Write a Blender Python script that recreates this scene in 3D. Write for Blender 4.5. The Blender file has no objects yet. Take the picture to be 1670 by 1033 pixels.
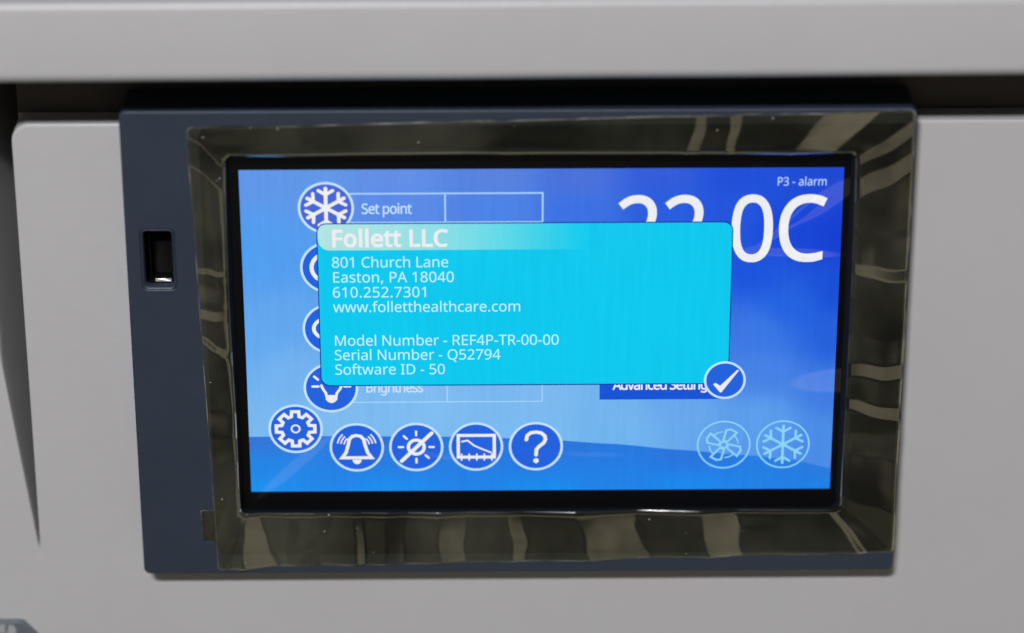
import bpy, bmesh, math, random
from mathutils import Vector, Matrix, noise

random.seed(7)
S = 0.001                      # every measure below is in millimetres
scene = bpy.context.scene
COL = scene.collection

# ------------------------------------------------------------------ camera
cam_data = bpy.data.cameras.new("camera")
cam = bpy.data.objects.new("camera", cam_data)
COL.objects.link(cam)
scene.camera = cam
cam_data.sensor_width = 36.0
cam_data.lens = 36.0 * 5241.8256 / 1670.0
cam_data.clip_start = 0.02
cam_data.clip_end = 30.0
CAM_POS = Vector((-14.115, -752.5425, 353.1734))
PITCH, YAW, ROLL = -0.43561348, -0.00882464, -0.00140822
_base = Matrix.Rotation(YAW, 3, 'Z') @ Matrix.Rotation(PITCH, 3, 'X')
_r, _u, _f = _base @ Vector((1, 0, 0)), _base @ Vector((0, 0, 1)), _base @ Vector((0, 1, 0))
_c, _s = math.cos(ROLL), math.sin(ROLL)
_r2, _u2 = _c * _r + _s * _u, -_s * _r + _c * _u
_m = Matrix((( _r2.x, _u2.x, -_f.x, CAM_POS.x * S),
             ( _r2.y, _u2.y, -_f.y, CAM_POS.y * S),
             ( _r2.z, _u2.z, -_f.z, CAM_POS.z * S),
             (0, 0, 0, 1)))
cam.matrix_world = _m
cam_data.dof.use_dof = True
cam_data.dof.focus_distance = 0.828
cam_data.dof.aperture_fstop = 5.0

# ------------------------------------------------------------------ room light (world)
scene.view_settings.view_transform = 'Standard'
scene.view_settings.look = 'None'
scene.view_settings.exposure = 0.0
scene.view_settings.gamma = 1.0
scene.view_settings.use_curve_mapping = False


class NT:
    """small helper to wire node trees"""
    def __init__(self, tree):
        self.t = tree

    def n(self, kind, **kw):
        nd = self.t.nodes.new(kind)
        for k, v in kw.items():
            setattr(nd, k, v)
        return nd

    def set(self, sock, v):
        if isinstance(v, bpy.types.NodeSocket):
            self.t.links.new(v, sock)
        else:
            sock.default_value = v

    def math(self, op, a, b=0.0, c=None, clamp=False):
        nd = self.n('ShaderNodeMath', operation=op, use_clamp=clamp)
        self.set(nd.inputs[0], a)
        self.set(nd.inputs[1], b)
        if c is not None:
            self.set(nd.inputs[2], c)
        return nd.outputs[0]

    def step(self, v, lo, hi):
        nd = self.n('ShaderNodeMapRange', interpolation_type='SMOOTHSTEP')
        self.set(nd.inputs['Value'], v)
        nd.inputs['From Min'].default_value = lo
        nd.inputs['From Max'].default_value = hi
        return nd.outputs['Result']

    def mix(self, fac, a, b):
        nd = self.n('ShaderNodeMix', data_type='RGBA')
        self.set(nd.inputs[0], fac)
        self.set(nd.inputs[6], a)
        self.set(nd.inputs[7], b)
        return nd.outputs[2]

    def noise(self, vec, scale, detail=2.0, rough=0.5):
        nd = self.n('ShaderNodeTexNoise')
        if vec is not None:
            self.t.links.new(vec, nd.inputs['Vector'])
        nd.inputs['Scale'].default_value = scale
        nd.inputs['Detail'].default_value = detail
        nd.inputs['Roughness'].default_value = rough
        return nd.outputs['Fac']

    def link(self, a, b):
        self.t.links.new(a, b)


def lin(r, g, b, a=1.0):
    f = lambda c: c / 12.92 if c <= 0.04045 else ((c + 0.055) / 1.055) ** 2.4
    return (f(r / 255), f(g / 255), f(b / 255), a)


# made-up room glow: dim floor, warm patches shaped to streak the film, grey sides
world = bpy.data.worlds.new("World")
scene.world = world
world.use_nodes = True
w = NT(world.node_tree)
w.t.nodes.clear()
w_tc = w.n('ShaderNodeTexCoord')
w_sep = w.n('ShaderNodeSeparateXYZ')
w.link(w_tc.outputs['Generated'], w_sep.inputs[0])
dx, dy, dz = w_sep.outputs
warm_glow = w.math('MULTIPLY', w.step(dz, -0.32, -0.17), w.math('SUBTRACT', 1.0, w.step(dz, -0.06, -0.02)))
side_patch = w.math('MULTIPLY', w.step(dx, 0.12, 0.26), w.math('SUBTRACT', 1.0, w.step(dx, 0.42, 0.48)))
side_patch = w.math('MULTIPLY', side_patch, w.math('SUBTRACT', 1.0, w.step(dz, -0.2, -0.1)))
side_patch = w.math('MULTIPLY', side_patch, w.step(dz, -0.68, -0.6))
floor_dull = w.math('MULTIPLY', w.step(w.noise(w_tc.outputs['Generated'], 5.0, 2.0), 0.40, 0.62), w.math('SUBTRACT', 1.0, w.step(dz, -0.40, -0.30)))
warm_glow = w.math('MULTIPLY', warm_glow, w.math('SUBTRACT', 1.0, w.step(w.math('ABSOLUTE', dx), 0.24, 0.30)))
warm_glow = w.math('MULTIPLY', warm_glow, w.math('SUBTRACT', 1.0, w.step(dy, -0.2, 0.2)))
bright = w.math('MAXIMUM', warm_glow, side_patch)
clutter = w.noise(w_tc.outputs['Generated'], 9.0, 2.0)
bright = w.math('MULTIPLY', bright, w.math('MULTIPLY_ADD', w.step(clutter, 0.35, 0.65), 0.5, 0.6))
w_col = w.mix(bright, w.mix(floor_dull, (0.03, 0.03, 0.026, 1), (0.13, 0.13, 0.09, 1)), (0.80, 0.70, 0.47, 1))
side_glow = w.math('MULTIPLY', w.step(w.math('ABSOLUTE', dx), 0.70, 0.80), w.math('MULTIPLY', w.step(dz, -0.5, -0.35), w.math('SUBTRACT', 1.0, w.step(dz, 0.1, 0.2))))  # grey glow added at both sides to light the film's bent rim
w_col = w.mix(side_glow, w_col, (0.30, 0.31, 0.33, 1))
w_bg = w.n('ShaderNodeBackground')
w_out = w.n('ShaderNodeOutputWorld')
w.link(w_col, w_bg.inputs['Color'])
w_bg.inputs['Strength'].default_value = 1.0
w.link(w_bg.outputs[0], w_out.inputs['Surface'])


# ------------------------------------------------------------------ the two ceiling tubes
def tube_lamp(name, x, el, dist, power, length, width, color):
    """a fluorescent tube hung parallel to the cabinet front"""
    ld = bpy.data.lights.new(name, 'AREA')
    ld.shape = 'RECTANGLE'
    ld.size, ld.size_y = length, width
    ld.energy = power
    ld.color = color
    o = bpy.data.objects.new(name, ld)
    COL.objects.link(o)
    o.location = (x, -math.cos(el) * dist, math.sin(el) * dist)
    o.rotation_euler = (math.pi / 2 - el, 0, 0)
    return o


tube_lamp("ceiling_tube_lamp", -0.34, math.radians(37.6), 2.3, 26.6, 0.34, 0.05, (0.985, 0.976, 1.0))
tube_lamp("ceiling_tube_lamp", -0.36, math.radians(38.6), 2.4, 28.4, 0.34, 0.05, (0.985, 0.976, 1.0))

# ------------------------------------------------------------------ object helpers


def link_mesh(name, me, mats, parent=None):
    o = bpy.data.objects.new(name, me)
    COL.objects.link(o)
    for m in (mats if isinstance(mats, (list, tuple)) else [mats]):
        me.materials.append(m)
    if parent is not None:
        o.parent = parent
    return o


def mesh_from(name, verts, faces, mats, parent=None, midx=None, smooth=False):
    me = bpy.data.meshes.new(name)
    me.from_pydata([(x * S, y * S, z * S) for x, y, z in verts], [], faces)
    if midx:
        for p, i in zip(me.polygons, midx):
            p.material_index = i
    if smooth:
        for p in me.polygons:
            p.use_smooth = True
    me.update()
    return link_mesh(name, me, mats, parent)


def thing(name, label, cat, loc=(0, 0, 0)):
    o = bpy.data.objects.new(name, None)
    o.empty_display_size = 0.01
    COL.objects.link(o)
    o["label"], o["category"] = label, cat
    return o


def rounded(x0, x1, z0, z1, r, n=8):
    """counter-clockwise rounded rectangle seen from the front"""
    out = []
    for cx, cz, a0 in ((x1 - r, z0 + r, -90), (x1 - r, z1 - r, 0), (x0 + r, z1 - r, 90), (x0 + r, z0 + r, 180)):
        for i in range(n + 1):
            a = math.radians(a0 + 90 * i / n)
            out.append((cx + r * math.cos(a), cz + r * math.sin(a)))
    return out


def plate(name, loops, y_front, y_back, bevel, mats, parent=None, res=3):
    """a plate with holes: 2D outline(s) in x,z; front at y_front, rounded edges"""
    cu = bpy.data.curves.new(name, 'CURVE')
    cu.dimensions = '2D'
    cu.fill_mode = 'BOTH'
    for pts in loops:
        sp = cu.splines.new('POLY')
        sp.points.add(len(pts) - 1)
        for p, (x, z) in zip(sp.points, pts):
            p.co = (x * S, z * S, 0, 1)
        sp.use_cyclic_u = True
    depth = (y_back - y_front)
    cu.extrude = (depth / 2 - bevel) * S
    cu.bevel_depth = bevel * S
    cu.bevel_resolution = res
    cu.offset = -bevel * S
    tmp = bpy.data.objects.new(name + "_outline", cu)
    COL.objects.link(tmp)
    bpy.context.view_layer.update()
    dg = bpy.context.evaluated_depsgraph_get()
    me = bpy.data.meshes.new_from_object(tmp.evaluated_get(dg))
    bpy.data.objects.remove(tmp)
    bpy.data.curves.remove(cu)
    mid = (y_front + y_back) / 2 * S
    for v in me.vertices:
        x, y, z = v.co
        v.co = (x, mid - z, y)
    me.materials.clear()
    me.update()
    o = link_mesh(name, me, mats, parent)
    return o


def principled(name, color, rough, **kw):
    m = bpy.data.materials.new(name)
    m.use_nodes = True
    b = m.node_tree.nodes['Principled BSDF']
    b.inputs['Base Color'].default_value = (*color, 1)
    b.inputs['Roughness'].default_value = rough
    for k, v in kw.items():
        b.inputs[k].default_value = v
    return m, NT(m.node_tree), b


def bump(nt, bsdf, height, strength, dist):
    nd = nt.n('ShaderNodeBump')
    nd.inputs['Strength'].default_value = strength
    nd.inputs['Distance'].default_value = dist
    nt.link(height, nd.inputs['Height'])
    nt.link(nd.outputs[0], bsdf.inputs['Normal'])


# ------------------------------------------------------------------ materials
# grey powder-coated sheet of the cabinet, faint mottling and orange peel
M_grey, nt, b = principled("grey_enamel", (0.42, 0.43, 0.445), 0.42)
tc = nt.n('ShaderNodeTexCoord').outputs['Object']
big = nt.noise(tc, 22.0, 3.0)
mid_ = nt.noise(tc, 160.0, 2.0)
f_ = nt.math('ADD', nt.math('MULTIPLY', big, 0.7), nt.math('MULTIPLY', mid_, 0.3))
nt.link(nt.mix(f_, (0.414, 0.409, 0.404, 1), (0.462, 0.460, 0.480, 1)), b.inputs['Base Color'])
bump(nt, b, nt.noise(tc, 900.0, 2.0), 0.12, 0.0004)

# navy moulded plastic of the display housing
M_navy, nt, b = principled("navy_plastic", (0.030, 0.042, 0.068), 0.48)
tc = nt.n('ShaderNodeTexCoord').outputs['Object']
f_ = nt.noise(tc, 45.0, 3.0)
nt.link(nt.mix(f_, (0.017, 0.027, 0.046, 1), (0.025, 0.036, 0.058, 1)), b.inputs['Base Color'])
nt.link(nt.math('MULTIPLY_ADD', nt.noise(tc, 300.0, 2.0), 0.14, 0.42), b.inputs['Roughness'])
bump(nt, b, nt.noise(tc, 1800.0, 2.0), 0.35, 0.0001)

M_recess, nt, b = principled("recess_shade_brown", (0.055, 0.045, 0.042), 0.7)  # shade under the ledge, painted as a dark brown
M_black, nt, b = principled("black_plastic", (0.008, 0.010, 0.014), 0.8, **{"Specular IOR Level": 0.12})
M_dark, nt, b = principled("dark_socket_plastic", (0.003, 0.003, 0.003), 0.7, **{"Specular IOR Level": 0.08})
M_border, nt, b = principled("black_glass_border", (0.004, 0.004, 0.005), 0.25)
M_metal, nt, b = principled("tinned_metal", (0.75, 0.74, 0.72), 0.3, Metallic=1.0)
M_badge, nt, b = principled("slate_badge_plastic", (0.105, 0.118, 0.14), 0.45)
M_badge_mark, nt, b = principled("pale_badge_print", (0.32, 0.33, 0.33), 0.5)

# clear protective film, slightly amber, glossy on both faces, a little dust
M_film = bpy.data.materials.new("clear_film")
M_film.use_nodes = True
nt = NT(M_film.node_tree)
nt.t.nodes.clear()
out = nt.n('ShaderNodeOutputMaterial')
tr = nt.n('ShaderNodeBsdfTransparent')
tr.inputs[0].default_value = (0.72, 0.67, 0.50, 1)
gl = nt.n('ShaderNodeBsdfGlossy')
gl.inputs['Roughness'].default_value = 0.10
fr = nt.n('ShaderNodeFresnel')
fr.inputs[0].default_value = 1.55
mx = nt.n('ShaderNodeMixShader')
nt.link(nt.math('MULTIPLY', fr.outputs[0], 2.5, clamp=True), mx.inputs[0])
nt.link(tr.outputs[0], mx.inputs[1])
nt.link(gl.outputs[0], mx.inputs[2])
tc = nt.n('ShaderNodeTexCoord').outputs['Object']
df = nt.n('ShaderNodeBsdfDiffuse')
df.inputs[0].default_value = (0.52, 0.51, 0.40, 1)
vo = nt.n('ShaderNodeTexVoronoi')
vo.inputs['Scale'].default_value = 260.0
nt.link(tc, vo.inputs['Vector'])
speck = nt.math('LESS_THAN', vo.outputs['Distance'], 0.055)
speck = nt.math('MULTIPLY', speck, nt.math('GREATER_THAN', nt.noise(tc, 60.0), 0.56))
veil = nt.math('MULTIPLY', nt.step(nt.noise(tc, 26.0, 3.0), 0.34, 0.72), 0.058)
mx2 = nt.n('ShaderNodeMixShader')
nt.link(nt.math('MAXIMUM', nt.math('MULTIPLY', speck, 0.6), veil), mx2.inputs[0])
nt.link(mx.outputs[0], mx2.inputs[1])
nt.link(df.outputs[0], mx2.inputs[2])
nt.link(mx2.outputs[0], out.inputs[0])

# pale patchy colour paints the light caught along the film's cut edge
M_film_edge = bpy.data.materials.new("film_cut_edge")
M_film_edge.use_nodes = True
nt = NT(M_film_edge.node_tree)
nt.t.nodes.clear()
out = nt.n('ShaderNodeOutputMaterial')
tr = nt.n('ShaderNodeBsdfTransparent')
df = nt.n('ShaderNodeBsdfDiffuse')
df.inputs[0].default_value = (0.42, 0.42, 0.38, 1)
mx = nt.n('ShaderNodeMixShader')
tc = nt.n('ShaderNodeTexCoord').outputs['Object']
nt.link(nt.math('MULTIPLY', nt.step(nt.noise(tc, 130.0, 3.0), 0.40, 0.72), 0.62), mx.inputs[0])
nt.link(tr.outputs[0], mx.inputs[1])
nt.link(df.outputs[0], mx.inputs[2])
nt.link(mx.outputs[0], out.inputs[0])

# ------------------------------------------------------------------ lit screen materials
# the film's ripples over the screen, put into the cover's normals: (u, v, angle, half length, half width, softness, tilt x, tilt z) in screen pixels
RIPPLE_TILT = 0.15
RIPPLES = [
    (822, 312, -4, 100, 22, 9, 0.13, 0.10),
    (778, 48, -36, 60, 15, 7, 0.10, 0.12),
    (722, 86, -38, 60, 7, 6, 0.07, 0.10),
    (735, 122, 4, 75, 8, 5, 0.07, 0.12),
    (60, 442, -42, 95, 11, 6, 0.20, 0.12),
    (470, 424, 2, 90, 7, 6, 0.10, 0.09),
    (260, 425, 12, 60, 7, 6, 0.13, 0.09),
]
grp = bpy.data.node_groups.new("film_ripple", 'ShaderNodeTree')
grp.interface.new_socket("Normal", in_out='OUTPUT', socket_type='NodeSocketVector')
g = NT(grp)
g_out = g.n('NodeGroupOutput')
g_tc = g.n('ShaderNodeTexCoord')
g_sep = g.n('ShaderNodeSeparateXYZ')
g.link(g_tc.outputs['Object'], g_sep.inputs[0])
g_u = g.math('MULTIPLY_ADD', g_sep.outputs[0], 800 / 0.1524, 400.0)
g_v = g.math('MULTIPLY_ADD', g_sep.outputs[2], -480 / 0.09144, 240.0)
wob = g.math('MULTIPLY_ADD', g.noise(g_tc.outputs['Object'], 45.0, 2.0), 22.0, -11.0)
tx = g.math('MULTIPLY_ADD', g.noise(g_tc.outputs['Object'], 28.0, 1.0), 0.05, -0.025)
tz = g.math('MULTIPLY_ADD', g.noise(g_tc.outputs['Object'], 21.0, 1.0), 0.05, -0.03)
for (u0, v0, ang, hl, hw, soft, ax, az_) in RIPPLES:
    ca, sa = math.cos(math.radians(ang)), math.sin(math.radians(ang))
    du = g.math('SUBTRACT', g_u, float(u0))
    dv = g.math('ADD', g.math('SUBTRACT', g_v, float(v0)), g.math('MULTIPLY', wob, 0.6))
    a_ = g.math('ADD', g.math('MULTIPLY', du, ca), g.math('MULTIPLY', dv, sa))
    b_ = g.math('ADD', g.math('MULTIPLY', du, -sa), g.math('MULTIPLY', dv, ca))
    ee = g.math('SQRT', g.math('ADD', g.math('POWER', g.math('ABSOLUTE', g.math('DIVIDE', a_, float(hl))), 2.0),
                               g.math('POWER', g.math('ABSOLUTE', g.math('DIVIDE', b_, float(hw))), 2.0)))
    k_ = soft / hw
    mask = g.math('SUBTRACT', 1.0, g.step(ee, 1.0 - k_, 1.0 + k_ * 0.6))
    tx = g.math('ADD', tx, g.math('MULTIPLY', mask, 0.0))
    tz = g.math('ADD', tz, g.math('MULTIPLY', mask, RIPPLE_TILT * min(1.0, az_ / 0.1)))
cmb = g.n('ShaderNodeCombineXYZ')
g.link(tx, cmb.inputs[0])
cmb.inputs[1].default_value = -1.0
g.link(tz, cmb.inputs[2])
nrm = g.n('ShaderNodeVectorMath', operation='NORMALIZE')
g.link(cmb.outputs[0], nrm.inputs[0])
g.link(nrm.outputs[0], g_out.inputs[0])


nt = NT(M_border.node_tree)                     # the film's ripples run on over the black border
gn = nt.n('ShaderNodeGroup')
gn.node_tree = grp
nt.link(gn.outputs[0], nt.t.nodes['Principled BSDF'].inputs['Normal'])
nt.t.nodes['Principled BSDF'].inputs['Roughness'].default_value = 0.09
nt.t.nodes['Principled BSDF'].inputs['Specular IOR Level'].default_value = 0.3


def screen_mat(name, rgb=None, attr=None, alpha=None, streak=0.0):
    """a lit LCD colour behind a glossy cover; rgb in 0..255 screen values"""
    m = bpy.data.materials.new(name)
    m.use_nodes = True
    t = NT(m.node_tree)
    t.t.nodes.clear()
    out = t.n('ShaderNodeOutputMaterial')
    em = t.n('ShaderNodeEmission')
    tco = t.n('ShaderNodeTexCoord').outputs['Object']
    if attr:
        at = t.n('ShaderNodeAttribute')
        at.attribute_name = attr
        col = at.outputs['Color']
    else:
        col = lin(*rgb)
    mp = t.n('ShaderNodeMapping')
    mp.inputs['Scale'].default_value = (1.0, 1.0, 0.07)
    t.link(tco, mp.inputs['Vector'])
    fine = t.noise(mp.outputs[0], 900.0, 2.0)
    soft = t.noise(tco, 60.0, 2.0)
    st = t.math('ADD', t.math('MULTIPLY', fine, 0.10 + streak), t.math('MULTIPLY', soft, 0.06))
    t.link(t.math('ADD', st, 0.92 - streak / 2), em.inputs['Strength'])
    t.set(em.inputs['Color'], col)
    gl = t.n('ShaderNodeBsdfGlossy')
    gl.inputs['Roughness'].default_value = 0.05
    gl.inputs['Color'].default_value = (0.062, 0.062, 0.062, 1)
    gn = t.n('ShaderNodeGroup')
    gn.node_tree = grp
    t.link(gn.outputs[0], gl.inputs['Normal'])
    ad = t.n('ShaderNodeAddShader')
    t.link(em.outputs[0], ad.inputs[0])
    t.link(gl.outputs[0], ad.inputs[1])
    if alpha is not None:
        tr = t.n('ShaderNodeBsdfTransparent')
        mx = t.n('ShaderNodeMixShader')
        at = t.n('ShaderNodeAttribute')
        at.attribute_name = alpha
        t.link(at.outputs['Fac'], mx.inputs[0])
        t.link(tr.outputs[0], mx.inputs[1])
        t.link(ad.outputs[0], mx.inputs[2])
        t.link(mx.outputs[0], out.inputs[0])
    else:
        t.link(ad.outputs[0], out.inputs[0])
    return m


M_wall = screen_mat("screen_wallpaper", attr="tint", streak=0.03)
M_white = screen_mat("screen_white", (236, 238, 240))
M_pale = screen_mat("screen_pale_line", (196, 226, 252))
M_line = screen_mat("screen_box_line", (168, 210, 252))
M_ice = screen_mat("screen_ice_blue", (140, 212, 250))
M_blue = screen_mat("screen_button_blue", (34, 98, 222))
M_violet = screen_mat("screen_button_violet", (70, 100, 214))
M_navyline = screen_mat("screen_dialog_outline", (12, 52, 150))
M_cyan = screen_mat("screen_dialog_cyan", (10, 200, 238), streak=0.03)
M_title = screen_mat("screen_title_bar", attr="tint")
M_cyantext = screen_mat("screen_dialog_text", (196, 240, 252))
M_titletext = screen_mat("screen_title_text", (238, 236, 240))
M_bar = screen_mat("screen_settings_bar", (20, 84, 214))

# ------------------------------------------------------------------ refrigerator front (cabinet)
cabinet = thing("refrigerator_cabinet", "grey enamelled refrigerator front with an overhanging top ledge and a tapering side groove", "refrigerator")


def smooth01(t):
    t = max(0.0, min(1.0, t))
    return t * t * (3 - 2 * t)


EDGE_X, EDGE_Z, EDGE_R = -133.5, 57.0, 5.0


def groove_width(z):
    if z <= -66:
        return 0.0
    t = (z + 66) / 72.0                       # 0 at the tip, 1 at z = 6
    return 5.2 * t ** 0.95 if t < 1 else 5.2 + (z - 6) * 0.07


def front_depth(x, z):
    """how far the sheet lies behind the front plane (mm)"""
    # signed distance outside the front panel's outline (left edge, top edge, rounded corner)
    qx, qz = EDGE_X + EDGE_R - x, z - (EDGE_Z - EDGE_R)
    sd = math.hypot(max(qx, 0), max(qz, 0)) + min(max(qx, qz), 0) - EDGE_R
    d = 0.0
    if z > EDGE_Z - EDGE_R:
        d = 7.0 * smooth01((sd + 0.25) / 0.5)
    s = EDGE_X - x
    wdt = groove_width(z)
    if wdt > 0:
        deep = min(220.0, 17.0 * wdt)
        if s > -1.2:
            edge = sd if z > EDGE_Z - EDGE_R else s
            up = smooth01((edge + 0.2) / 0.45)
            g_ = max(0.0, 1.0 - max(s, 0) / (wdt * 1.6))
            d = max(d, deep * min(1.0, up) * g_ ** 1.35) if s > 0 or z > EDGE_Z - EDGE_R else max(d, deep * 0.5 * up)
    d += 0.25 * smooth01((sd + 1.0) / 1.0) * (min(1.0, wdt / 3) if z < EDGE_Z - EDGE_R else 1.0) * (1.0 if sd < 0.5 else 0.0)
    # very shallow waviness of the sheet
    d += 0.05 * noise.noise(Vector((x * 0.02, z * 0.02, 3.1)))
    return d


def axis(spans):
    out = []
    for a, b_, st in spans:
        n_ = max(1, round((b_ - a) / st))
        out += [a + (b_ - a) * i / n_ for i in range(n_)]
    out.append(spans[-1][1])
    return out


xs = axis([(-230, -160, 5), (-160, -140, 0.6), (-140, -126, 0.16), (-126, -110, 1.0), (-110, 230, 4.0)])
zs = axis([(-190, -92, 4), (-92, 46, 1.0), (46, 58.5, 0.16), (58.5, 70, 1.0), (70, 140, 5)])
verts = [(x, front_depth(x, z), z) for z in zs for x in xs]
nx_ = len(xs)
faces = [(j * nx_ + i, j * nx_ + i + 1, (j + 1) * nx_ + i + 1, (j + 1) * nx_ + i) for j in range(len(zs) - 1) for i in range(nx_ - 1)]
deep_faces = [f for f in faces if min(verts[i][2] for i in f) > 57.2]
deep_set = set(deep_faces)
mesh_from("shaded_recess_wall", verts, deep_faces, M_recess, cabinet, smooth=True)  # sheet's wall under the ledge, split off for its painted shade
faces = [f for f in faces if f not in deep_set]
mesh_from("front_panel", verts, faces, M_grey, cabinet, smooth=True)
for part_ in ("shaded_recess_wall", "front_panel"):
    bm = bmesh.new()
    bm.from_mesh(bpy.data.objects[part_].data)
    bmesh.ops.delete(bm, geom=[v for v in bm.verts if not v.link_faces], context='VERTS')
    bm.to_mesh(bpy.data.objects[part_].data)
    bm.free()
fp = bpy.data.objects['front_panel'].data
for pol in fp.polygons:
    q = [fp.vertices[i].co for i in pol.vertices]
    if max(c.y for c in q) - min(c.y for c in q) > 0.45 * S and q[0].x > -134.5 * S:
        pol.use_smooth = False

# overhanging ledge: a long rounded bar along x
prof = []
LY0, LY1, LZ0, LZ1, LR = -29.0, 9.0, 78.6, 99.4, 3.0
for cy, cz, a0, r_ in ((LY0 + LR, LZ0 + LR, 270, LR), (LY0 + 2.2, LZ1 - 2.2, 180, 2.2)):
    for i in range(9):
        a = math.radians(a0 - 90 * i / 8)
        prof.append((cy + r_ * math.cos(a), cz + r_ * math.sin(a)))
prof = [(LY1, LZ0)] + prof + [(LY1 + 30, LZ1)]
verts, faces = [], []
lx = [-240 + 20 * i for i in range(25)]
for x in lx:
    for (y, z) in prof:
        verts.append((x, y, z + 0.0035 * x + 0.12 * noise.noise(Vector((x * 0.03, 0, 0)))))
k = len(prof)
for i in range(len(lx) - 1):
    for j in range(k - 1):
        faces.append((i * k + j, (i + 1) * k + j, (i + 1) * k + j + 1, i * k + j + 1))
mesh_from("top_ledge", verts, faces, M_grey, cabinet, smooth=True)

# corner of the badge at lower left
badge = plate("name_badge", [[(-139.9, -86.2), (-139.0, -86.5), (-128.0, -99.5), (-128.0, -120), (-200, -120), (-200, -86.2)]], -1.4, 0.25, 0.5, M_badge, cabinet)
bm_marks = [
    [(-146.5, -87.2), (-143.9, -87.0), (-144.3, -88.5), (-144.0, -89.7), (-146.8, -89.9)],
    [(-143.2, -87.2), (-141.9, -87.3), (-141.2, -88.9), (-141.6, -90.6), (-142.4, -91.8), (-144.2, -91.6), (-143.8, -90.1)],
    [(-146.5, -90.5), (-144.5, -90.4), (-144.0, -92.2), (-146.6, -92.6)],
]
vv, ff = [], []
for poly in bm_marks:
    ff.append(tuple(range(len(vv), len(vv) + len(poly)))[::-1])
    vv += [(x, -1.43, z) for x, z in poly]
mesh_from("badge_lettering", vv, ff, M_badge_mark, badge)

# ------------------------------------------------------------------ control display
unit = thing("control_display", "navy framed touch display with a lit blue screen and an upright port at its left", "display")

HX0, HX1, HZ0, HZ1 = -105.0, 93.2, -67.6, 63.5
IX0, IX1, IZ0, IZ1 = -78.5, 77.8, -51.3, 50.3
BX0, BX1, BZ0, BZ1 = -84.9, 91.6, -61.4, 59.0
UX0, UX1, UZ0, UZ1 = -100.6, -93.4, 15.8, 31.0
plate("housing", [rounded(HX0, HX1, HZ0, HZ1, 1.8), rounded(BX0, BX1, BZ0, BZ1, 2.6)[::-1],
                  rounded(UX0 - 0.7, UX1 + 0.7, UZ0 - 0.7, UZ1 + 0.7, 1.4)[::-1]], -9.0, 8.0, 0.4, M_navy, unit)


def loft(name, loops, mats, parent, cap=False):
    verts, faces = [], []
    n_ = len(loops[0])
    for lp in loops:
        verts += lp
    for k_ in range(len(loops) - 1):
        for i in range(n_):
            j = (i + 1) % n_
            faces.append((k_ * n_ + i, k_ * n_ + j, (k_ + 1) * n_ + j, (k_ + 1) * n_ + i))
    if cap:
        faces.append(tuple(range((len(loops) - 1) * n_, len(loops) * n_)))
    return mesh_from(name, verts, faces, mats, parent, smooth=True)


def rr(off, y, r):
    f = (-y - 3.7) / 5.0                       # the lower wall leans in over the glass, the upper one opens out
    return [(x, y, z) for x, z in rounded(IX0 - off, IX1 + off, IZ0 - off * 0.3 + 2.3 * f, IZ1 + off + 0.5 * f, r)]


bez = [[(x, -8.99, z) for x, z in rounded(BX0 - 0.6, BX1 + 0.6, BZ0 - 0.6, BZ1 + 0.6, 3.0)],
       [(x, -9.03, z) for x, z in rounded(BX0 - 0.4, BX1 + 0.4, BZ0 - 0.4, BZ1 + 0.4, 2.8)],
       [(x, -8.95, z) for x, z in rounded(BX0 + 1.5, BX1 - 1.5, BZ0 + 1.5, BZ1 - 1.5, 2.6)],
       rr(3.0, -8.7, 3.2), rr(1.9, -8.1, 2.8), rr(1.0, -6.8, 2.3), rr(0.3, -4.8, 2.0), rr(0, -3.7, 2.0)]
loft("bezel", bez, M_black, unit)
mesh_from("glass_border", [(IX0 - 0.3, -3.9, IZ0 - 0.3), (IX1 + 0.3, -3.9, IZ0 - 0.3), (IX1 + 0.3, -3.9, IZ1 + 0.3), (IX0 - 0.3, -3.9, IZ1 + 0.3)],
          [(0, 1, 2, 3)], M_border, unit)

# upright socket: chamfered mouth, deep well, metal shell edge and tongue
def ur(off, y, r):
    return [(x, y, z) for x, z in rounded(UX0 - off, UX1 + off, UZ0 - off, UZ1 + off, r, 6)]


port = loft("port_socket", [ur(0.75, -8.5, 1.4), ur(0.62, -8.97, 1.4), ur(0.5, -8.97, 1.3), ur(0.0, -8.35, 1.1), ur(-0.15, -6.6, 1.0)], M_navy, unit)
loft("socket_well", [ur(-0.15, -6.6, 1.0), ur(-0.2, -4.0, 1.0), ur(-0.2, -0.4, 1.0)], M_dark, port, cap=True)
shell = [[(x, y, z) for x, z in rounded(UX0 + o_, UX1 - o_ * 0.2, UZ0 + o_ * 0.25, UZ1 - o_ * 0.6, 0.9, 6)] for o_, y in ((1.15, -6.0), (1.15, -6.3), (1.3, -6.3), (1.3, -0.5))]
loft("socket_shell", shell, M_dark, port)
mesh_from("socket_contact", [(-98.2, -6.5, 16.3), (-94.2, -6.5, 16.3), (-94.2, -6.3, 17.0), (-95.6, -6.25, 17.0), (-95.7, -6.25, 17.25), (-96.0, -6.25, 17.25), (-96.1, -6.25, 17.0), (-98.2, -6.3, 17.0)],
          [tuple(range(8))], M_metal, port)

# ------------------------------------------------------------------ screen picture
SCR_Y = -4.0
LAYER = 0.02


def P(u, v, layer):
    return ((u / 800.0 - 0.5) * 152.4, SCR_Y - layer * LAYER, (0.5 - v / 480.0) * 91.44)


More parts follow.
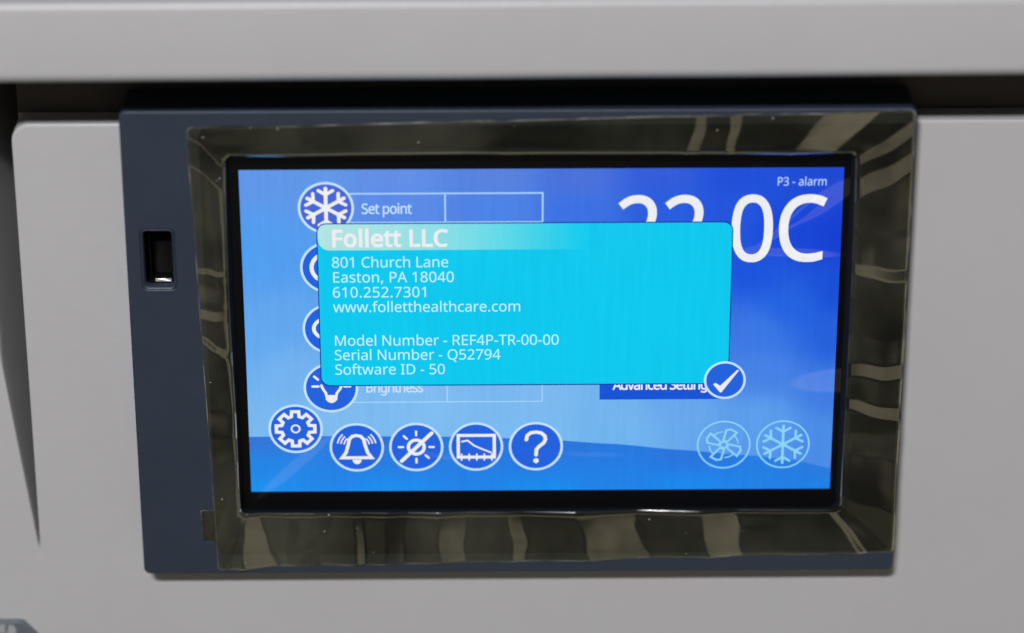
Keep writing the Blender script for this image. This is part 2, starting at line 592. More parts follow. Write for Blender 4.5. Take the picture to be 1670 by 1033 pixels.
STOPS = [  # u, v, colour of the wallpaper there
    (0, 0, (96, 150, 232)), (0, 120, (78, 158, 240)), (0, 250, (98, 168, 238)), (0, 390, (122, 186, 240)),
    (110, 10, (96, 150, 230)), (60, 130, (84, 158, 240)), (200, 10, (98, 142, 230)), (200, 55, (88, 138, 232)), (340, 10, (88, 130, 222)), (340, 60, (74, 130, 230)),
    (450, 15, (74, 112, 218)), (450, 60, (56, 112, 228)), (560, 10, (50, 92, 216)), (560, 60, (38, 92, 224)), (660, 10, (30, 78, 216)),
    (660, 60, (32, 84, 220)), (800, 10, (30, 72, 210)), (800, 100, (18, 62, 208)), (730, 90, (22, 70, 214)), (680, 150, (26, 84, 222)),
    (800, 180, (22, 78, 214)), (740, 200, (34, 98, 224)), (690, 240, (58, 120, 228)), (800, 250, (36, 96, 220)), (800, 330, (62, 122, 226)),
    (700, 300, (70, 130, 230)), (700, 370, (92, 158, 236)), (800, 400, (74, 140, 230)), (600, 360, (104, 168, 236)), (500, 360, (116, 180, 238)),
    (500, 395, (112, 180, 238)), (400, 345, (124, 186, 240)), (400, 390, (122, 186, 240)), (250, 350, (126, 188, 240)), (250, 390, (124, 186, 240)), (110, 360, (126, 188, 240)),
    (60, 300, (116, 178, 240)), (60, 220, (98, 166, 238)), (300, 200, (90, 150, 235)), (600, 200, (50, 110, 225)),
]
LOW = [(0, 398, (52, 116, 216)), (0, 440, (34, 134, 230)), (0, 480, (24, 146, 240)), (200, 398, (48, 112, 214)), (200, 430, (40, 126, 226)), (200, 480, (26, 142, 240)),
       (400, 404, (44, 110, 216)), (400, 430, (36, 124, 226)), (400, 480, (24, 140, 238)), (600, 422, (40, 116, 220)), (600, 480, (24, 136, 236)),
       (800, 448, (42, 122, 222)), (800, 480, (26, 130, 232))]


def blend(stops, u, v):
    acc, tot = [0, 0, 0], 0
    for su, sv, c in stops:
        wgt = 1.0 / (((u - su) ** 2 + 1.6 * (v - sv) ** 2) + 500) ** 1.7
        tot += wgt
        for i in range(3):
            acc[i] += wgt * c[i]
    return lin(*(a / tot for a in acc))


WAVE = [(-5, 395.0), (80, 394.2), (170, 395.2), (280, 396.5), (390, 400.4), (500, 408.8), (592, 418.6), (677, 427.2), (745, 434.5), (806, 449.5)]


def wave_v(u):
    for (u0, v0), (u1, v1) in zip(WAVE, WAVE[1:]):
        if u <= u1:
            t = (u - u0) / (u1 - u0)
            return v0 + (v1 - v0) * (t * 0.6 + 0.4 * smooth01(t))
    return WAVE[-1][1]


def tinted_grid(name, us, vfun, layer, colour, mat, parent):
    rows = []
    verts = []
    for u in us:
        vs = vfun(u)
        rows.append(len(vs))
        verts += [(u, v) for v in vs]
    m_ = rows[0]
    faces = [(i * m_ + j, i * m_ + j + 1, (i + 1) * m_ + j + 1, (i + 1) * m_ + j) for i in range(len(us) - 1) for j in range(m_ - 1)]
    o = mesh_from(name, [P(u, v, layer) for u, v in verts], faces, mat, parent)
    ca = o.data.color_attributes.new("tint", 'FLOAT_COLOR', 'POINT')
    for i, (u, v) in enumerate(verts):
        ca.data[i].color = colour(u, v)
    return o


screen = tinted_grid("screen", [i * 10 for i in range(81)], lambda u: [j * 10 for j in range(49)], 0, lambda u, v: blend(STOPS, u, v), M_wall, unit)
tinted_grid("wave_graphic", [i * 8 for i in range(101)], lambda u: [wave_v(u) + (480 - wave_v(u)) * j / 12 for j in range(13)], 1, lambda u, v: blend(LOW, u, v), M_wall, screen)


class Art:
    """flat screen artwork: polygons in screen pixels, each a hair above the one before"""
    def __init__(self, layer):
        self.v, self.f, self.mi, self.mats = [], [], [], []
        self.layer = layer

    def _m(self, mat):
        if mat not in self.mats:
            self.mats.append(mat)
        return self.mats.index(mat)

    def lift(self):
        self.layer += 0.02

    def poly(self, pts, mat):
        base = len(self.v)
        self.v += [P(u, v, self.layer) for u, v in pts]
        self.f.append(tuple(range(base, base + len(pts))))
        self.mi.append(self._m(mat))
        self.lift()

    def strip(self, a, b_, mat, closed=False):
        base = len(self.v)
        n_ = len(a)
        self.v += [P(u, v, self.layer) for u, v in a] + [P(u, v, self.layer) for u, v in b_]
        m = self._m(mat)
        for i in range(n_ if closed else n_ - 1):
            j = (i + 1) % n_
            self.f.append((base + i, base + j, base + n_ + j, base + n_ + i))
            self.mi.append(m)
        self.lift()

    def disc(self, cu, cv, r, mat, n=56):
        self.poly([(cu + r * math.cos(2 * math.pi * i / n), cv + r * math.sin(2 * math.pi * i / n)) for i in range(n)], mat)

    def ring(self, cu, cv, r, wd, mat, n=56, a0=0.0, a1=360.0, ry=None):
        ry = r if ry is None else ry
        full = abs(a1 - a0) >= 359.9
        k_ = n if full else n + 1
        an = [math.radians(a0 + (a1 - a0) * i / n) for i in range(k_)]
        self.strip([(cu + (r - wd / 2) * math.cos(a), cv + (ry - wd / 2) * math.sin(a)) for a in an],
                   [(cu + (r + wd / 2) * math.cos(a), cv + (ry + wd / 2) * math.sin(a)) for a in an], mat, full)

    def stroke(self, pts, wd, mat, closed=False, cap=True):
        pts = [Vector(p) for p in pts]
        n_ = len(pts)
        A, B = [], []
        for i, p in enumerate(pts):
            d0 = (p - pts[i - 1]).normalized() if (i > 0 or closed) else None
            d1 = (pts[(i + 1) % n_] - p).normalized() if (i < n_ - 1 or closed) else None
            d0 = d0 or d1
            d1 = d1 or d0
            n0, n1 = Vector((-d0.y, d0.x)), Vector((-d1.y, d1.x))
            mt = (n0 + n1)
            mt = mt.normalized() if mt.length > 1e-4 else n0
            ln = wd / 2 / max(0.45, mt.dot(n0))
            A.append(p + mt * ln)
            B.append(p - mt * ln)
        if cap and not closed:
            for end in (0, -1):
                d = (pts[1] - pts[0]).normalized() * -1 if end == 0 else (pts[-1] - pts[-2]).normalized()
                nn = Vector((-d.y, d.x))
                c_ = pts[end]
                fan = [c_ + (nn * math.cos(t) + d * math.sin(t)) * wd / 2 for t in [math.pi * i / 8 for i in range(9)]]
                self.poly([(q.x, q.y) for q in fan], mat)
        self.strip([(q.x, q.y) for q in A], [(q.x, q.y) for q in B], mat, closed)

    def build(self, name, parent):
        return mesh_from(name, self.v, self.f, self.mats, parent, self.mi)


def button(layer, cu, cv, r, fill, line, lw=3.4):
    a = Art(layer)
    if fill:
        a.disc(cu, cv, r, fill)
        a.layer += 0.3
    a.ring(cu, cv, r - lw / 2 + 0.3, lw, line)
    a.layer += 0.3
    return a


def snow(a, cu, cv, r, wd, mat):
    for k_ in range(6):
        t = math.radians(60 * k_ - 90)
        d = Vector((math.cos(t), math.sin(t)))
        c_ = Vector((cu, cv))
        a.stroke([tuple(c_), tuple(c_ + d * r)], wd, mat)
        for sg in (-1, 1):
            t2 = t + sg * math.radians(58)
            e = Vector((math.cos(t2), math.sin(t2)))
            a.stroke([tuple(c_ + d * r * 0.68), tuple(c_ + d * r * 0.68 + e * r * 0.40)], wd * 0.92, mat)


# boxes of the settings rows behind the dialog
def row_box(name, v0, v1, mat, wd, clip_right=401.5):
    a = Art(1.2)
    a.stroke([(114, v0), (clip_right, v0), (clip_right, v1), (114, v1)], wd, mat, cap=False)
    a.stroke([(272, v0), (272, v1)], wd, mat, cap=False)
    return a.build(name, screen)


row_box("set_point_box", 34.6, 76.3, M_line, 2.3)
row_box("brightness_box", 300.0, 342.9, M_line, 1.6)

a = button(2, 113.8, 54.7, 37, M_violet, M_pale)
snow(a, 113.8, 54.7, 28, 5.0, M_white)
a.build("snowflake_button", screen)
a = button(2, 114.3, 141.4, 37, M_blue, M_pale)
a.ring(116.5, 141.4, 24, 5.5, M_white, ry=21.5)
a.build("round_button", screen)
a = button(2, 115.0, 232.0, 37, M_blue, M_pale)
a.ring(117.0, 231.5, 24, 5.0, M_white, ry=16.5)
a.build("oval_button", screen)
a = button(2, 113.8, 320.7, 37, M_blue, M_pale)
for p0, p1 in (((91.5, 303.5), (96.5, 308.0)), ((89.0, 318.5), (97.0, 318.5)), ((138, 303.5), (133, 308)), ((140, 318.5), (132, 318.5)), ((114, 292), (114, 284))):
    a.stroke([p0, p1], 3.4, M_white)
a.stroke([(101.0, 317.0), (102.5, 321.5), (107.0, 329.0), (107.6, 333.5)], 3.6, M_white)
a.stroke([(128.4, 317.0), (126.2, 322.5), (121.6, 329.0), (121.0, 333.5)], 3.6, M_white)
a.poly([(106.0, 331.5), (122.6, 331.5), (122.2, 338.5), (118.5, 342.5), (114.2, 344.0), (110.0, 342.5), (106.4, 338.5)][::-1], M_white)
a.build("bulb_button", screen)

a = button(2, 64.0, 383.0, 37, M_blue, M_pale)
gear = []
for k_ in range(8):
    for da, r_ in ((-15.5, 19.5), (-10.5, 26.8), (10.5, 26.8), (15.5, 19.5)):
        t = math.radians(45 * k_ - 90 + da)
        gear.append((64.0 + r_ * math.cos(t), 383.0 + r_ * math.sin(t)))
a.stroke(gear, 4.6, M_white, closed=True)
a.ring(64.0, 383.0, 5.6, 2.4, M_white, n=28)
a.build("gear_button", screen)

a = button(2, 147.1, 412.0, 37, M_blue, M_pale)
bell = [(126.6, 428.0), (132.0, 420.5), (135.5, 408.0), (137.2, 399.5), (141.2, 395.0), (147.0, 393.6), (152.8, 395.0), (156.8, 399.5), (158.4, 408.0), (162.0, 420.5), (167.4, 428.0)]
a.stroke(bell, 4.6, M_white, closed=True)
a.poly([(147.1 + 6.2 * math.cos(math.pi * i / 12), 431.0 + 7.0 * math.sin(math.pi * i / 12)) for i in range(13)], M_white)
for sg in (-1, 1):
    for r_ in (15.0, 19.5, 24.0):
        a0, a1 = (-47, -9) if sg > 0 else (189, 227)
        a.ring(147.1 + sg * 2.5, 409.5, r_, 2.0, M_white, n=14, a0=a0, a1=a1)
a.build("bell_button", screen)

a = button(2, 228.8, 412.0, 37, M_blue, M_pale)
a.ring(228.8, 412.0, 10.8, 4.6, M_white, n=36)
for k_ in range(8):
    t = math.radians(45 * k_)
    if k_ in (3, 7):
        continue
    a.stroke([(228.8 + 18.0 * math.cos(t), 412 + 18.0 * math.sin(t)), (228.8 + 24.0 * math.cos(t), 412 + 24.0 * math.sin(t))], 3.0, M_white)
a.stroke([(208.5, 433.5), (250.2, 390.5)], 5.2, M_white)
a.build("light_off_button", screen)

a = button(2, 311.0, 411.8, 37, M_blue, M_pale)
a.stroke([(286.5, 394.5), (336.0, 394.5), (336.0, 428.0), (286.5, 428.0)], 4.4, M_white, closed=True)
a.stroke([(291.5, 404.0), (299.5, 402.2), (308.0, 410.0), (318.0, 415.0), (331.5, 421.0)], 2.4, M_white)
for k_ in range(5):
    a.stroke([(291.0 + k_ * 10.4, 423.5), (291.0 + k_ * 10.4, 432.5)], 2.2, M_white)
a.build("graph_button", screen)

a = button(2, 393.1, 411.8, 37, M_blue, M_pale)
a.stroke([(380.0, 401.5), (381.3, 395.0), (386.0, 391.0), (393.2, 389.8), (400.5, 391.2), (405.3, 395.8), (406.3, 401.0), (404.0, 406.5), (397.0, 412.5), (393.8, 417.0), (393.4, 425.0)], 5.0, M_white)
a.disc(393.4, 434.0, 3.7, M_white, 24)
a.build("help_button", screen)

a = button(2, 651.4, 411.0, 36.6, None, M_ice, 2.2)
for k_ in range(4):
    ct, st_ = math.cos(math.radians(90 * k_)), math.sin(math.radians(90 * k_))
    pl = [(-1.0, -6.0), (3.2, -22.5), (9.5, -23.5), (17.6, -18.6), (5.6, -5.2)]
    a.stroke([(651.4 + x * ct - y * st_, 411.0 + x * st_ + y * ct) for x, y in pl], 2.8, M_ice, closed=True)
    a.ring(651.4, 411.0, 20.0, 1.8, M_ice, n=8, a0=90 * k_ - 42, a1=90 * k_ - 4)
a.ring(651.4, 411.0, 4.6, 2.4, M_ice, n=24)
a.build("fan_icon", screen)

a = button(2, 732.8, 410.9, 36.6, None, M_ice, 2.2)
snow(a, 732.8, 410.9, 28.5, 3.6, M_ice)
a.build("snowflake_icon", screen)

a = Art(2)
a.poly([(479.8, 303), (652, 303), (652, 340.8), (479.8, 340.8)][::-1], M_bar)
a.build("settings_bar", screen)

# the dialog box
dlg = Art(5)


def rrect(u0, u1, v0, v1, r, n=8):
    return [(x, -z) for x, z in rounded(u0, u1, -v1, -v0, r, n)]


dlg.poly(rrect(100.2, 655.8, 76.6, 318.0, 13.0), M_navyline)
dlg.layer += 0.3
dlg.poly(rrect(101.6, 654.4, 78.2, 316.4, 12.0), M_cyan)
dialog = dlg.build("dialog_box", screen)


def title_v(u):
    lo, hi = 78.2, 116.0
    if u < 117:
        t = 1 - (u - 101.7) / 15.4
        k_ = math.sqrt(max(0.0, 1 - t * t))
        lo = 78.2 + 12 * (1 - math.sqrt(max(0, 1 - min(1, max(0, (113.6 - u) / 12)) ** 2)))
        hi = 99.0 + 17.0 * k_
    return [lo + (hi - lo) * j / 6 for j in range(7)]


def title_c(u, v):
    t = max(0.0, min(1.0, (u - 115) / 345.0))
    c0, c1 = (176, 228, 226), (12, 202, 238)
    t = 0.25 * t + 0.75 * t ** 2.2
    return lin(*(p + (q - p) * t for p, q in zip(c0, c1)))


tinted_grid("title_bar", [101.7 + 1.28 * i for i in range(13)] + [120 + 8 * i for i in range(44)], title_v, 6.2, title_c, M_title, screen)

a = button(8.5, 650.3, 311.9, 28.2, M_blue, M_pale, 3.2)
a.poly([(634.5, 318.0), (637.5, 315.8), (644.2, 320.2), (667.2, 296.0), (669.0, 297.5), (645.8, 330.5), (644.0, 330.2)], M_white)
a.build("tick_button", screen)

# ------------------------------------------------------------------ lettering
# letter outlines, 1000 units to the em: character: (advance, [bezier loops: handle, point, handle ...])
GLYPHS = {
' ':(260,[]),
',':(268,[[190,109,192,105,186,82,178,56,169,29,160,2,149,-25,138,-52,127,-79,117,-105,106,-129,84,-129,63,-129,41,-129,48,-104,54,-76,60,-48,67,-19,73,10,78,38,83,67,88,93,91,116,122,116,154,116,185,116,187,112]]),
'-':(322,[[121,229,40,229,40,255,40,281,40,307,121,307,201,307,282,307,282,281,282,255,282,229,201,229]]),
'.':(268,[[72,30,72,54,72,79,78,96,90,106,102,116,116,121,133,121,150,121,165,116,177,106,190,96,196,79,196,54,196,30,190,13,177,2,165,-9,150,-14,133,-14,116,-14,102,-9,90,2,78,13]]),
'0':(572,[[523,435,523,358,523,300,519,248,510,203,501,158,487,119,468,87,450,56,425,32,394,15,364,-2,328,-10,285,-10,232,-10,187,5,152,34,117,63,91,105,74,160,57,216,49,281,49,358,49,435,57,501,72,556,88,611,113,653,148,682,183,710,228,725,285,725,338,725,383,711,418,682,453,652,480,611,497,556,514,501],[137,423,137,358,137,293,142,238,151,195,161,152,177,119,198,97,220,76,249,65,285,65,321,65,350,76,371,97,393,118,409,151,419,194,429,238,434,293,434,358,434,423,429,477,419,520,409,563,393,596,371,617,350,639,321,650,285,650,249,650,220,639,198,617,177,596,161,563,151,520,142,477]]),
'1':(572,[[355,238,355,0,326,0,298,0,269,0,269,166,269,333,269,499,269,518,269,535,269,548,270,561,270,574,271,585,272,597,272,609,273,622,262,611,253,602,244,595,235,588,224,578,211,567,186,546,160,526,135,505,120,525,104,544,89,564,153,614,218,664,282,714,306,714,331,714,355,714,355,476]]),
'2':(572,[[520,27,520,0,363,0,205,0,48,0,48,24,48,49,48,73,110,136,173,199,235,262,271,298,301,330,326,358,351,386,369,413,382,440,395,467,401,497,401,529,401,568,389,598,366,618,343,639,312,649,275,649,240,649,210,643,183,631,157,619,130,602,103,581,87,601,72,620,56,640,75,656,95,670,117,683,140,696,164,706,190,713,217,720,245,724,275,724,320,724,358,716,390,701,422,686,447,664,464,635,482,607,491,573,491,534,491,497,483,462,468,429,453,396,431,364,404,333,377,301,345,267,308,231,258,182,209,133,159,84,159,83,159,81,159,80,279,80,400,80,520,80,520,53]]),
'3':(572,[[493,598,493,547,493,515,487,487,475,464,463,441,446,422,423,407,401,392,375,382,345,376,345,375,345,373,345,372,402,365,445,347,473,318,501,289,515,250,515,203,515,162,505,125,486,92,467,60,437,35,397,17,356,-1,304,-10,241,-10,204,-10,169,-7,137,-1,105,4,74,14,45,29,45,56,45,84,45,111,75,96,107,85,142,76,177,68,210,64,242,64,306,64,352,76,381,101,409,127,423,161,423,205,423,235,415,259,399,277,384,296,361,309,331,318,301,327,265,331,223,331,200,331,177,331,154,331,154,356,154,381,154,406,177,406,201,406,224,406,263,406,296,412,322,423,349,434,369,450,382,470,396,491,403,514,403,541,403,576,391,603,368,621,345,640,313,650,273,650,248,650,225,647,204,642,183,637,164,631,146,621,129,612,111,602,93,590,78,610,64,630,49,650,74,670,106,687,143,702,181,717,224,724,272,724,347,724,402,707,438,674,475,641]]),
'4':(572,[[552,188,552,162,517,162,483,162,448,162,448,108,448,54,448,0,420,0,391,0,363,0,363,54,363,108,363,162,249,162,135,162,21,162,21,187,21,212,21,237,133,397,245,558,357,718,387,718,418,718,448,718,448,559,448,400,448,241,483,241,517,241,552,241,552,215],[363,391,363,466,363,483,363,499,363,513,364,528,364,541,365,554,366,567,366,579,366,590,367,602,367,613,368,624,367,624,365,624,364,624,359,611,352,598,344,583,336,568,328,556,321,546,250,444,178,343,107,241,192,241,278,241,363,241,363,316]]),
'5':(572,[[252,438,275,438,324,438,366,430,402,413,438,396,466,373,485,341,505,310,515,273,515,228,515,179,504,136,483,100,462,65,431,38,391,18,352,0,304,-10,248,-10,211,-10,177,-7,144,0,112,7,85,16,63,29,63,57,63,84,63,112,87,97,116,86,150,77,185,69,218,65,249,65,284,65,315,70,341,81,368,93,388,110,403,132,418,155,425,184,425,219,425,266,411,301,382,326,353,352,308,364,246,364,227,364,206,362,182,359,158,356,139,352,124,349,109,358,95,368,80,377,89,489,98,602,107,714,226,714,346,714,465,714,465,687,465,661,465,634,371,634,276,634,182,634,176,565,171,496,165,427,176,429,192,431,211,434,230,437]]),
'6':(572,[[55,252,55,305,55,346,58,387,63,427,69,467,79,505,93,540,107,576,126,608,151,635,176,663,207,685,244,700,282,716,328,724,382,724,396,724,411,723,428,722,446,721,459,718,470,715,470,690,470,665,470,640,458,644,444,647,429,649,414,651,399,652,384,652,338,652,300,644,269,629,238,614,214,593,196,566,179,539,166,509,158,474,150,439,145,402,143,363,145,363,147,363,149,363,159,379,172,393,187,406,202,419,221,429,242,436,264,443,289,447,318,447,359,447,396,438,426,421,457,405,482,380,499,347,516,315,525,276,525,230,525,181,516,138,497,102,478,66,452,38,418,19,385,0,345,-10,298,-10,264,-10,232,-4,203,9,174,22,148,41,125,67,103,93,86,126,73,165,61,205],[272,64,297,64,339,64,373,77,399,104,425,131,438,173,438,230,438,275,426,311,403,338,380,365,346,378,300,378,269,378,241,372,218,358,195,345,176,329,163,309,151,289,144,268,144,247,144,225,147,203,153,182,160,161,170,141,182,123,195,105,211,91,230,80,250,69]]),
'7':(572,[[168,0,136,0,234,211,331,423,429,634,301,634,172,634,44,634,44,661,44,687,44,714,204,714,363,714,523,714,523,691,523,669,523,646,426,431,330,215,233,0,201,0]]),
'8':(572,[[244,724,285,724,327,724,364,717,396,704,428,691,453,672,471,647,490,622,499,590,499,553,499,524,493,499,480,478,468,457,452,438,431,421,410,405,388,391,363,378,392,364,419,348,443,330,467,313,486,292,500,269,515,246,522,218,522,185,522,145,512,110,493,81,474,53,446,30,411,14,376,-2,335,-10,288,-10,237,-10,193,-2,157,13,122,28,95,50,76,78,58,107,49,141,49,182,49,215,56,243,69,267,83,291,101,312,124,329,147,346,171,361,197,373,174,386,153,401,133,418,114,435,99,455,88,477,77,499,72,525,72,554,72,591,81,621,100,646,119,671,144,691,176,704,208,717],[135,206,135,181,135,146,147,117,172,94,197,71,235,60,286,60,335,60,372,71,397,94,423,117,436,147,436,184,436,207,430,228,417,245,405,263,388,279,365,293,343,307,317,320,286,331,281,333,275,335,270,337,241,324,216,311,196,296,176,281,161,265,150,246,140,227],[323,653,284,653,247,653,217,644,193,626,170,609,158,583,158,550,158,525,164,505,175,488,187,471,203,457,223,445,243,434,265,423,289,412,312,422,333,433,351,445,370,457,384,471,395,488,406,505,412,526,412,550,412,583,400,609,377,626,354,644]]),
'9':(572,[[520,462,520,409,520,368,517,328,511,287,506,247,496,209,482,173,468,138,449,106,424,78,399,51,368,29,330,13,292,-2,246,-10,192,-10,179,-10,163,-9,145,-7,128,-6,113,-3,102,0,102,25,102,50,102,75,114,71,128,68,144,65,160,63,175,62,190,62,237,62,275,70,305,85,336,100,360,121,378,147,396,174,409,204,417,239,425,274,430,311,431,350,429,350,427,350,425,350,415,335,402,321,387,308,372,295,353,285,331,278,310,271,284,267,255,267,214,267,178,275,147,292,117,309,92,334,75,366,59,398,50,437,50,483,50,533,60,576,78,612,97,648,124,676,158,695,192,714,232,724,278,724,312,724,344,717,373,704,402,691,428,672,450,646,472,620,489,587,501,548,514,509],[303,650,278,650,237,650,203,636,176,609,150,582,137,540,137,484,137,438,148,402,171,375,193,349,227,336,274,336,306,336,334,342,357,355,380,368,398,385,411,405,424,425,431,446,431,467,431,488,428,510,421,531,415,553,406,573,393,591,380,609,364,623,345,634,326,645]]),
'?':(434,[[140,219,140,228,140,253,142,275,147,293,153,312,161,329,173,346,186,363,203,380,224,398,250,420,270,438,284,453,299,468,309,482,315,496,321,510,324,527,324,547,324,579,314,604,293,621,272,638,242,647,203,647,170,647,141,643,116,635,91,626,66,616,43,605,33,628,22,652,12,675,39,689,68,701,100,710,133,719,169,724,209,724,272,724,321,708,356,677,391,646,408,603,408,549,408,519,403,493,393,472,384,452,370,432,352,414,335,397,314,378,290,358,268,339,251,323,239,309,228,295,220,281,216,267,212,254,210,237,210,218,210,212,210,207,210,201,187,201,163,201,140,201,140,210],[117,30,117,54,117,79,123,96,134,106,146,116,161,121,179,121,196,121,210,116,222,106,234,96,240,79,240,54,240,30,234,13,222,2,210,-9,196,-14,179,-14,161,-14,146,-9,134,2,123,13]]),
'A':(639,[[576,0,545,0,516,74,488,147,459,221,365,221,270,221,176,221,148,147,119,74,91,0,61,0,30,0,0,0,93,239,186,478,279,717,306,717,333,717,360,717,453,478,545,239,638,0,607,0],[379,445,352,517,350,522,347,532,342,546,337,560,333,574,328,589,324,604,321,616,318,624,315,611,311,597,307,583,304,570,300,557,296,546,293,535,290,525,287,517,260,445,233,373,206,301,281,301,357,301,432,301,405,373]]),
'B':(650,[[233,714,301,714,390,714,458,701,503,674,549,648,572,602,572,537,572,509,567,484,556,462,546,441,531,423,510,408,490,394,465,384,436,379,436,377,436,376,436,374,466,369,493,361,517,348,542,335,561,317,575,294,589,271,596,240,596,203,596,160,586,123,566,92,546,62,517,39,480,23,443,8,399,0,348,0,264,0,181,0,97,0,97,238,97,476,97,714,165,714],[275,410,319,410,380,410,422,420,445,439,468,459,479,488,479,527,479,566,465,594,437,611,410,629,366,637,305,637,266,637,226,637,187,637,187,561,187,486,187,410,231,410],[233,335,187,335,187,249,187,162,187,76,235,76,283,76,331,76,394,76,438,88,463,113,488,138,500,170,500,210,500,235,494,257,483,276,472,295,454,309,428,319,403,330,368,335,324,335,278,335]]),
'C':(632,[[435,645,403,645,365,645,331,638,300,625,269,612,243,593,222,568,201,543,184,513,173,477,162,442,156,402,156,357,156,298,165,247,183,204,202,161,229,127,265,104,302,81,347,69,402,69,433,69,463,72,491,77,519,82,546,89,573,97,573,71,573,45,573,19,546,9,519,2,490,-3,462,-8,428,-10,389,-10,316,-10,256,5,207,35,158,65,122,108,97,163,73,218,61,283,61,358,61,412,69,461,83,506,98,551,121,589,149,622,178,655,214,680,257,698,300,715,349,724,404,724,441,724,476,720,510,713,544,706,574,695,601,682,589,657,577,631,565,606,543,616,519,625,491,633,464,641]]),
'D':(730,[[669,441,669,364,669,284,654,217,624,163,595,109,552,68,497,41,442,14,375,0,296,0,230,0,163,0,97,0,97,238,97,476,97,714,170,714,244,714,317,714,389,714,451,701,504,674,557,647,597,608,626,556,655,505],[574,267,574,361,574,424,563,476,542,517,521,558,491,588,450,607,410,627,361,637,304,637,265,637,226,637,187,637,187,450,187,264,187,77,219,77,252,77,284,77,381,77,453,101,501,148,550,196]]),
'E':(556,[[496,26,496,0,363,0,230,0,97,0,97,238,97,476,97,714,230,714,363,714,496,714,496,688,496,661,496,635,393,635,290,635,187,635,187,561,187,486,187,412,284,412,381,412,478,412,478,386,478,360,478,334,381,334,284,334,187,334,187,249,187,164,187,79,290,79,393,79,496,79,496,53]]),
'F':(519,[[187,101,187,0,157,0,127,0,97,0,97,238,97,476,97,714,230,714,363,714,496,714,496,688,496,661,496,635,393,635,290,635,187,635,187,551,187,466,187,382,284,382,380,382,477,382,477,356,477,329,477,303,380,303,284,303,187,303,187,202]]),
'I':(339,[[298,17,298,0,212,0,126,0,40,0,40,17,40,35,40,52,68,58,96,65,124,71,124,261,124,452,124,642,96,649,68,655,40,662,40,679,40,697,40,714,126,714,212,714,298,714,298,697,298,679,298,662,270,655,242,649,214,642,214,452,214,261,214,71,242,65,270,58,298,52,298,35]]),
'L':(524,[[231,0,97,0,97,238,97,476,97,714,127,714,157,714,187,714,187,503,187,291,187,80,291,80,395,80,499,80,499,53,499,27,499,0,365,0]]),
'M':(907,[[437,0,412,0,334,209,255,417,177,626,176,626,174,626,173,626,174,613,175,596,176,575,177,554,178,532,179,507,180,483,180,458,180,433,180,289,180,144,180,0,152,0,125,0,97,0,97,238,97,476,97,714,141,714,186,714,230,714,303,519,377,324,450,129,451,129,453,129,454,129,529,324,603,519,678,714,722,714,766,714,810,714,810,476,810,238,810,0,780,0,751,0,721,0,721,146,721,293,721,439,721,462,721,485,722,508,723,532,724,553,725,573,726,594,727,611,728,625,727,625,725,625,724,625,645,417,565,208,486,0,461,0]]),
'N':(760,[[663,238,663,0,628,0,593,0,558,0,431,198,303,395,176,593,175,593,173,593,172,593,173,578,175,559,175,538,176,517,178,495,178,471,179,448,180,424,180,399,180,266,180,133,180,0,152,0,125,0,97,0,97,238,97,476,97,714,132,714,166,714,201,714,328,517,455,320,582,123,583,123,585,123,586,123,585,134,584,150,583,171,582,192,581,216,580,241,579,266,579,290,579,311,579,445,579,580,579,714,607,714,635,714,663,714,663,476]]),
'P':(605,[[223,714,286,714,379,714,447,696,490,659,533,622,554,571,554,504,554,475,549,446,539,419,530,392,514,368,492,347,470,326,441,309,404,296,367,284,322,278,269,278,242,278,214,278,187,278,187,185,187,93,187,0,157,0,127,0,97,0,97,238,97,476,97,714,160,714],[341,637,278,637,248,637,217,637,187,637,187,543,187,449,187,355,211,355,235,355,259,355,304,355,342,360,372,369,402,379,424,395,439,416,454,437,461,465,461,500,461,546,446,580,417,603,388,626]]),
'Q':(781,[[720,432,720,358,720,300,712,247,697,200,681,153,658,113,627,80,596,47,558,23,512,8,569,-51,626,-111,683,-170,640,-170,597,-170,554,-170,508,-116,462,-63,416,-9,412,-9,408,-9,403,-9,399,-10,395,-10,391,-10,335,-10,286,-1,245,16,204,34,169,59,142,91,115,124,94,163,81,208,68,253,61,304,61,359,61,432,73,496,97,551,121,606,157,648,206,679,255,710,317,725,392,725,463,725,523,710,572,679,621,649,658,607,682,551,707,496],[156,418,156,358,156,298,164,246,181,203,198,160,223,126,258,103,293,80,338,68,391,68,445,68,489,80,523,103,558,126,583,160,600,203,617,246,625,298,625,358,625,448,606,518,569,569,532,620,473,646,392,646,338,646,294,634,258,611,223,588,198,555,181,512,164,469]]),
'R':(622,[[228,714,294,714,353,714,402,706,440,691,479,676,507,654,526,624,545,594,554,556,554,511,554,473,547,441,533,416,519,391,501,370,479,355,458,341,435,329,411,320,476,213,542,107,607,0,572,0,537,0,502,0,444,98,387,197,329,295,282,295,234,295,187,295,187,197,187,98,187,0,157,0,127,0,97,0,97,238,97,476,97,714,163,714],[328,636,289,636,255,636,221,636,187,636,187,548,187,459,187,371,223,371,258,371,294,371,352,371,394,382,421,405,448,428,461,462,461,507,461,538,455,563,442,582,430,601,411,614,386,623,361,632]]),
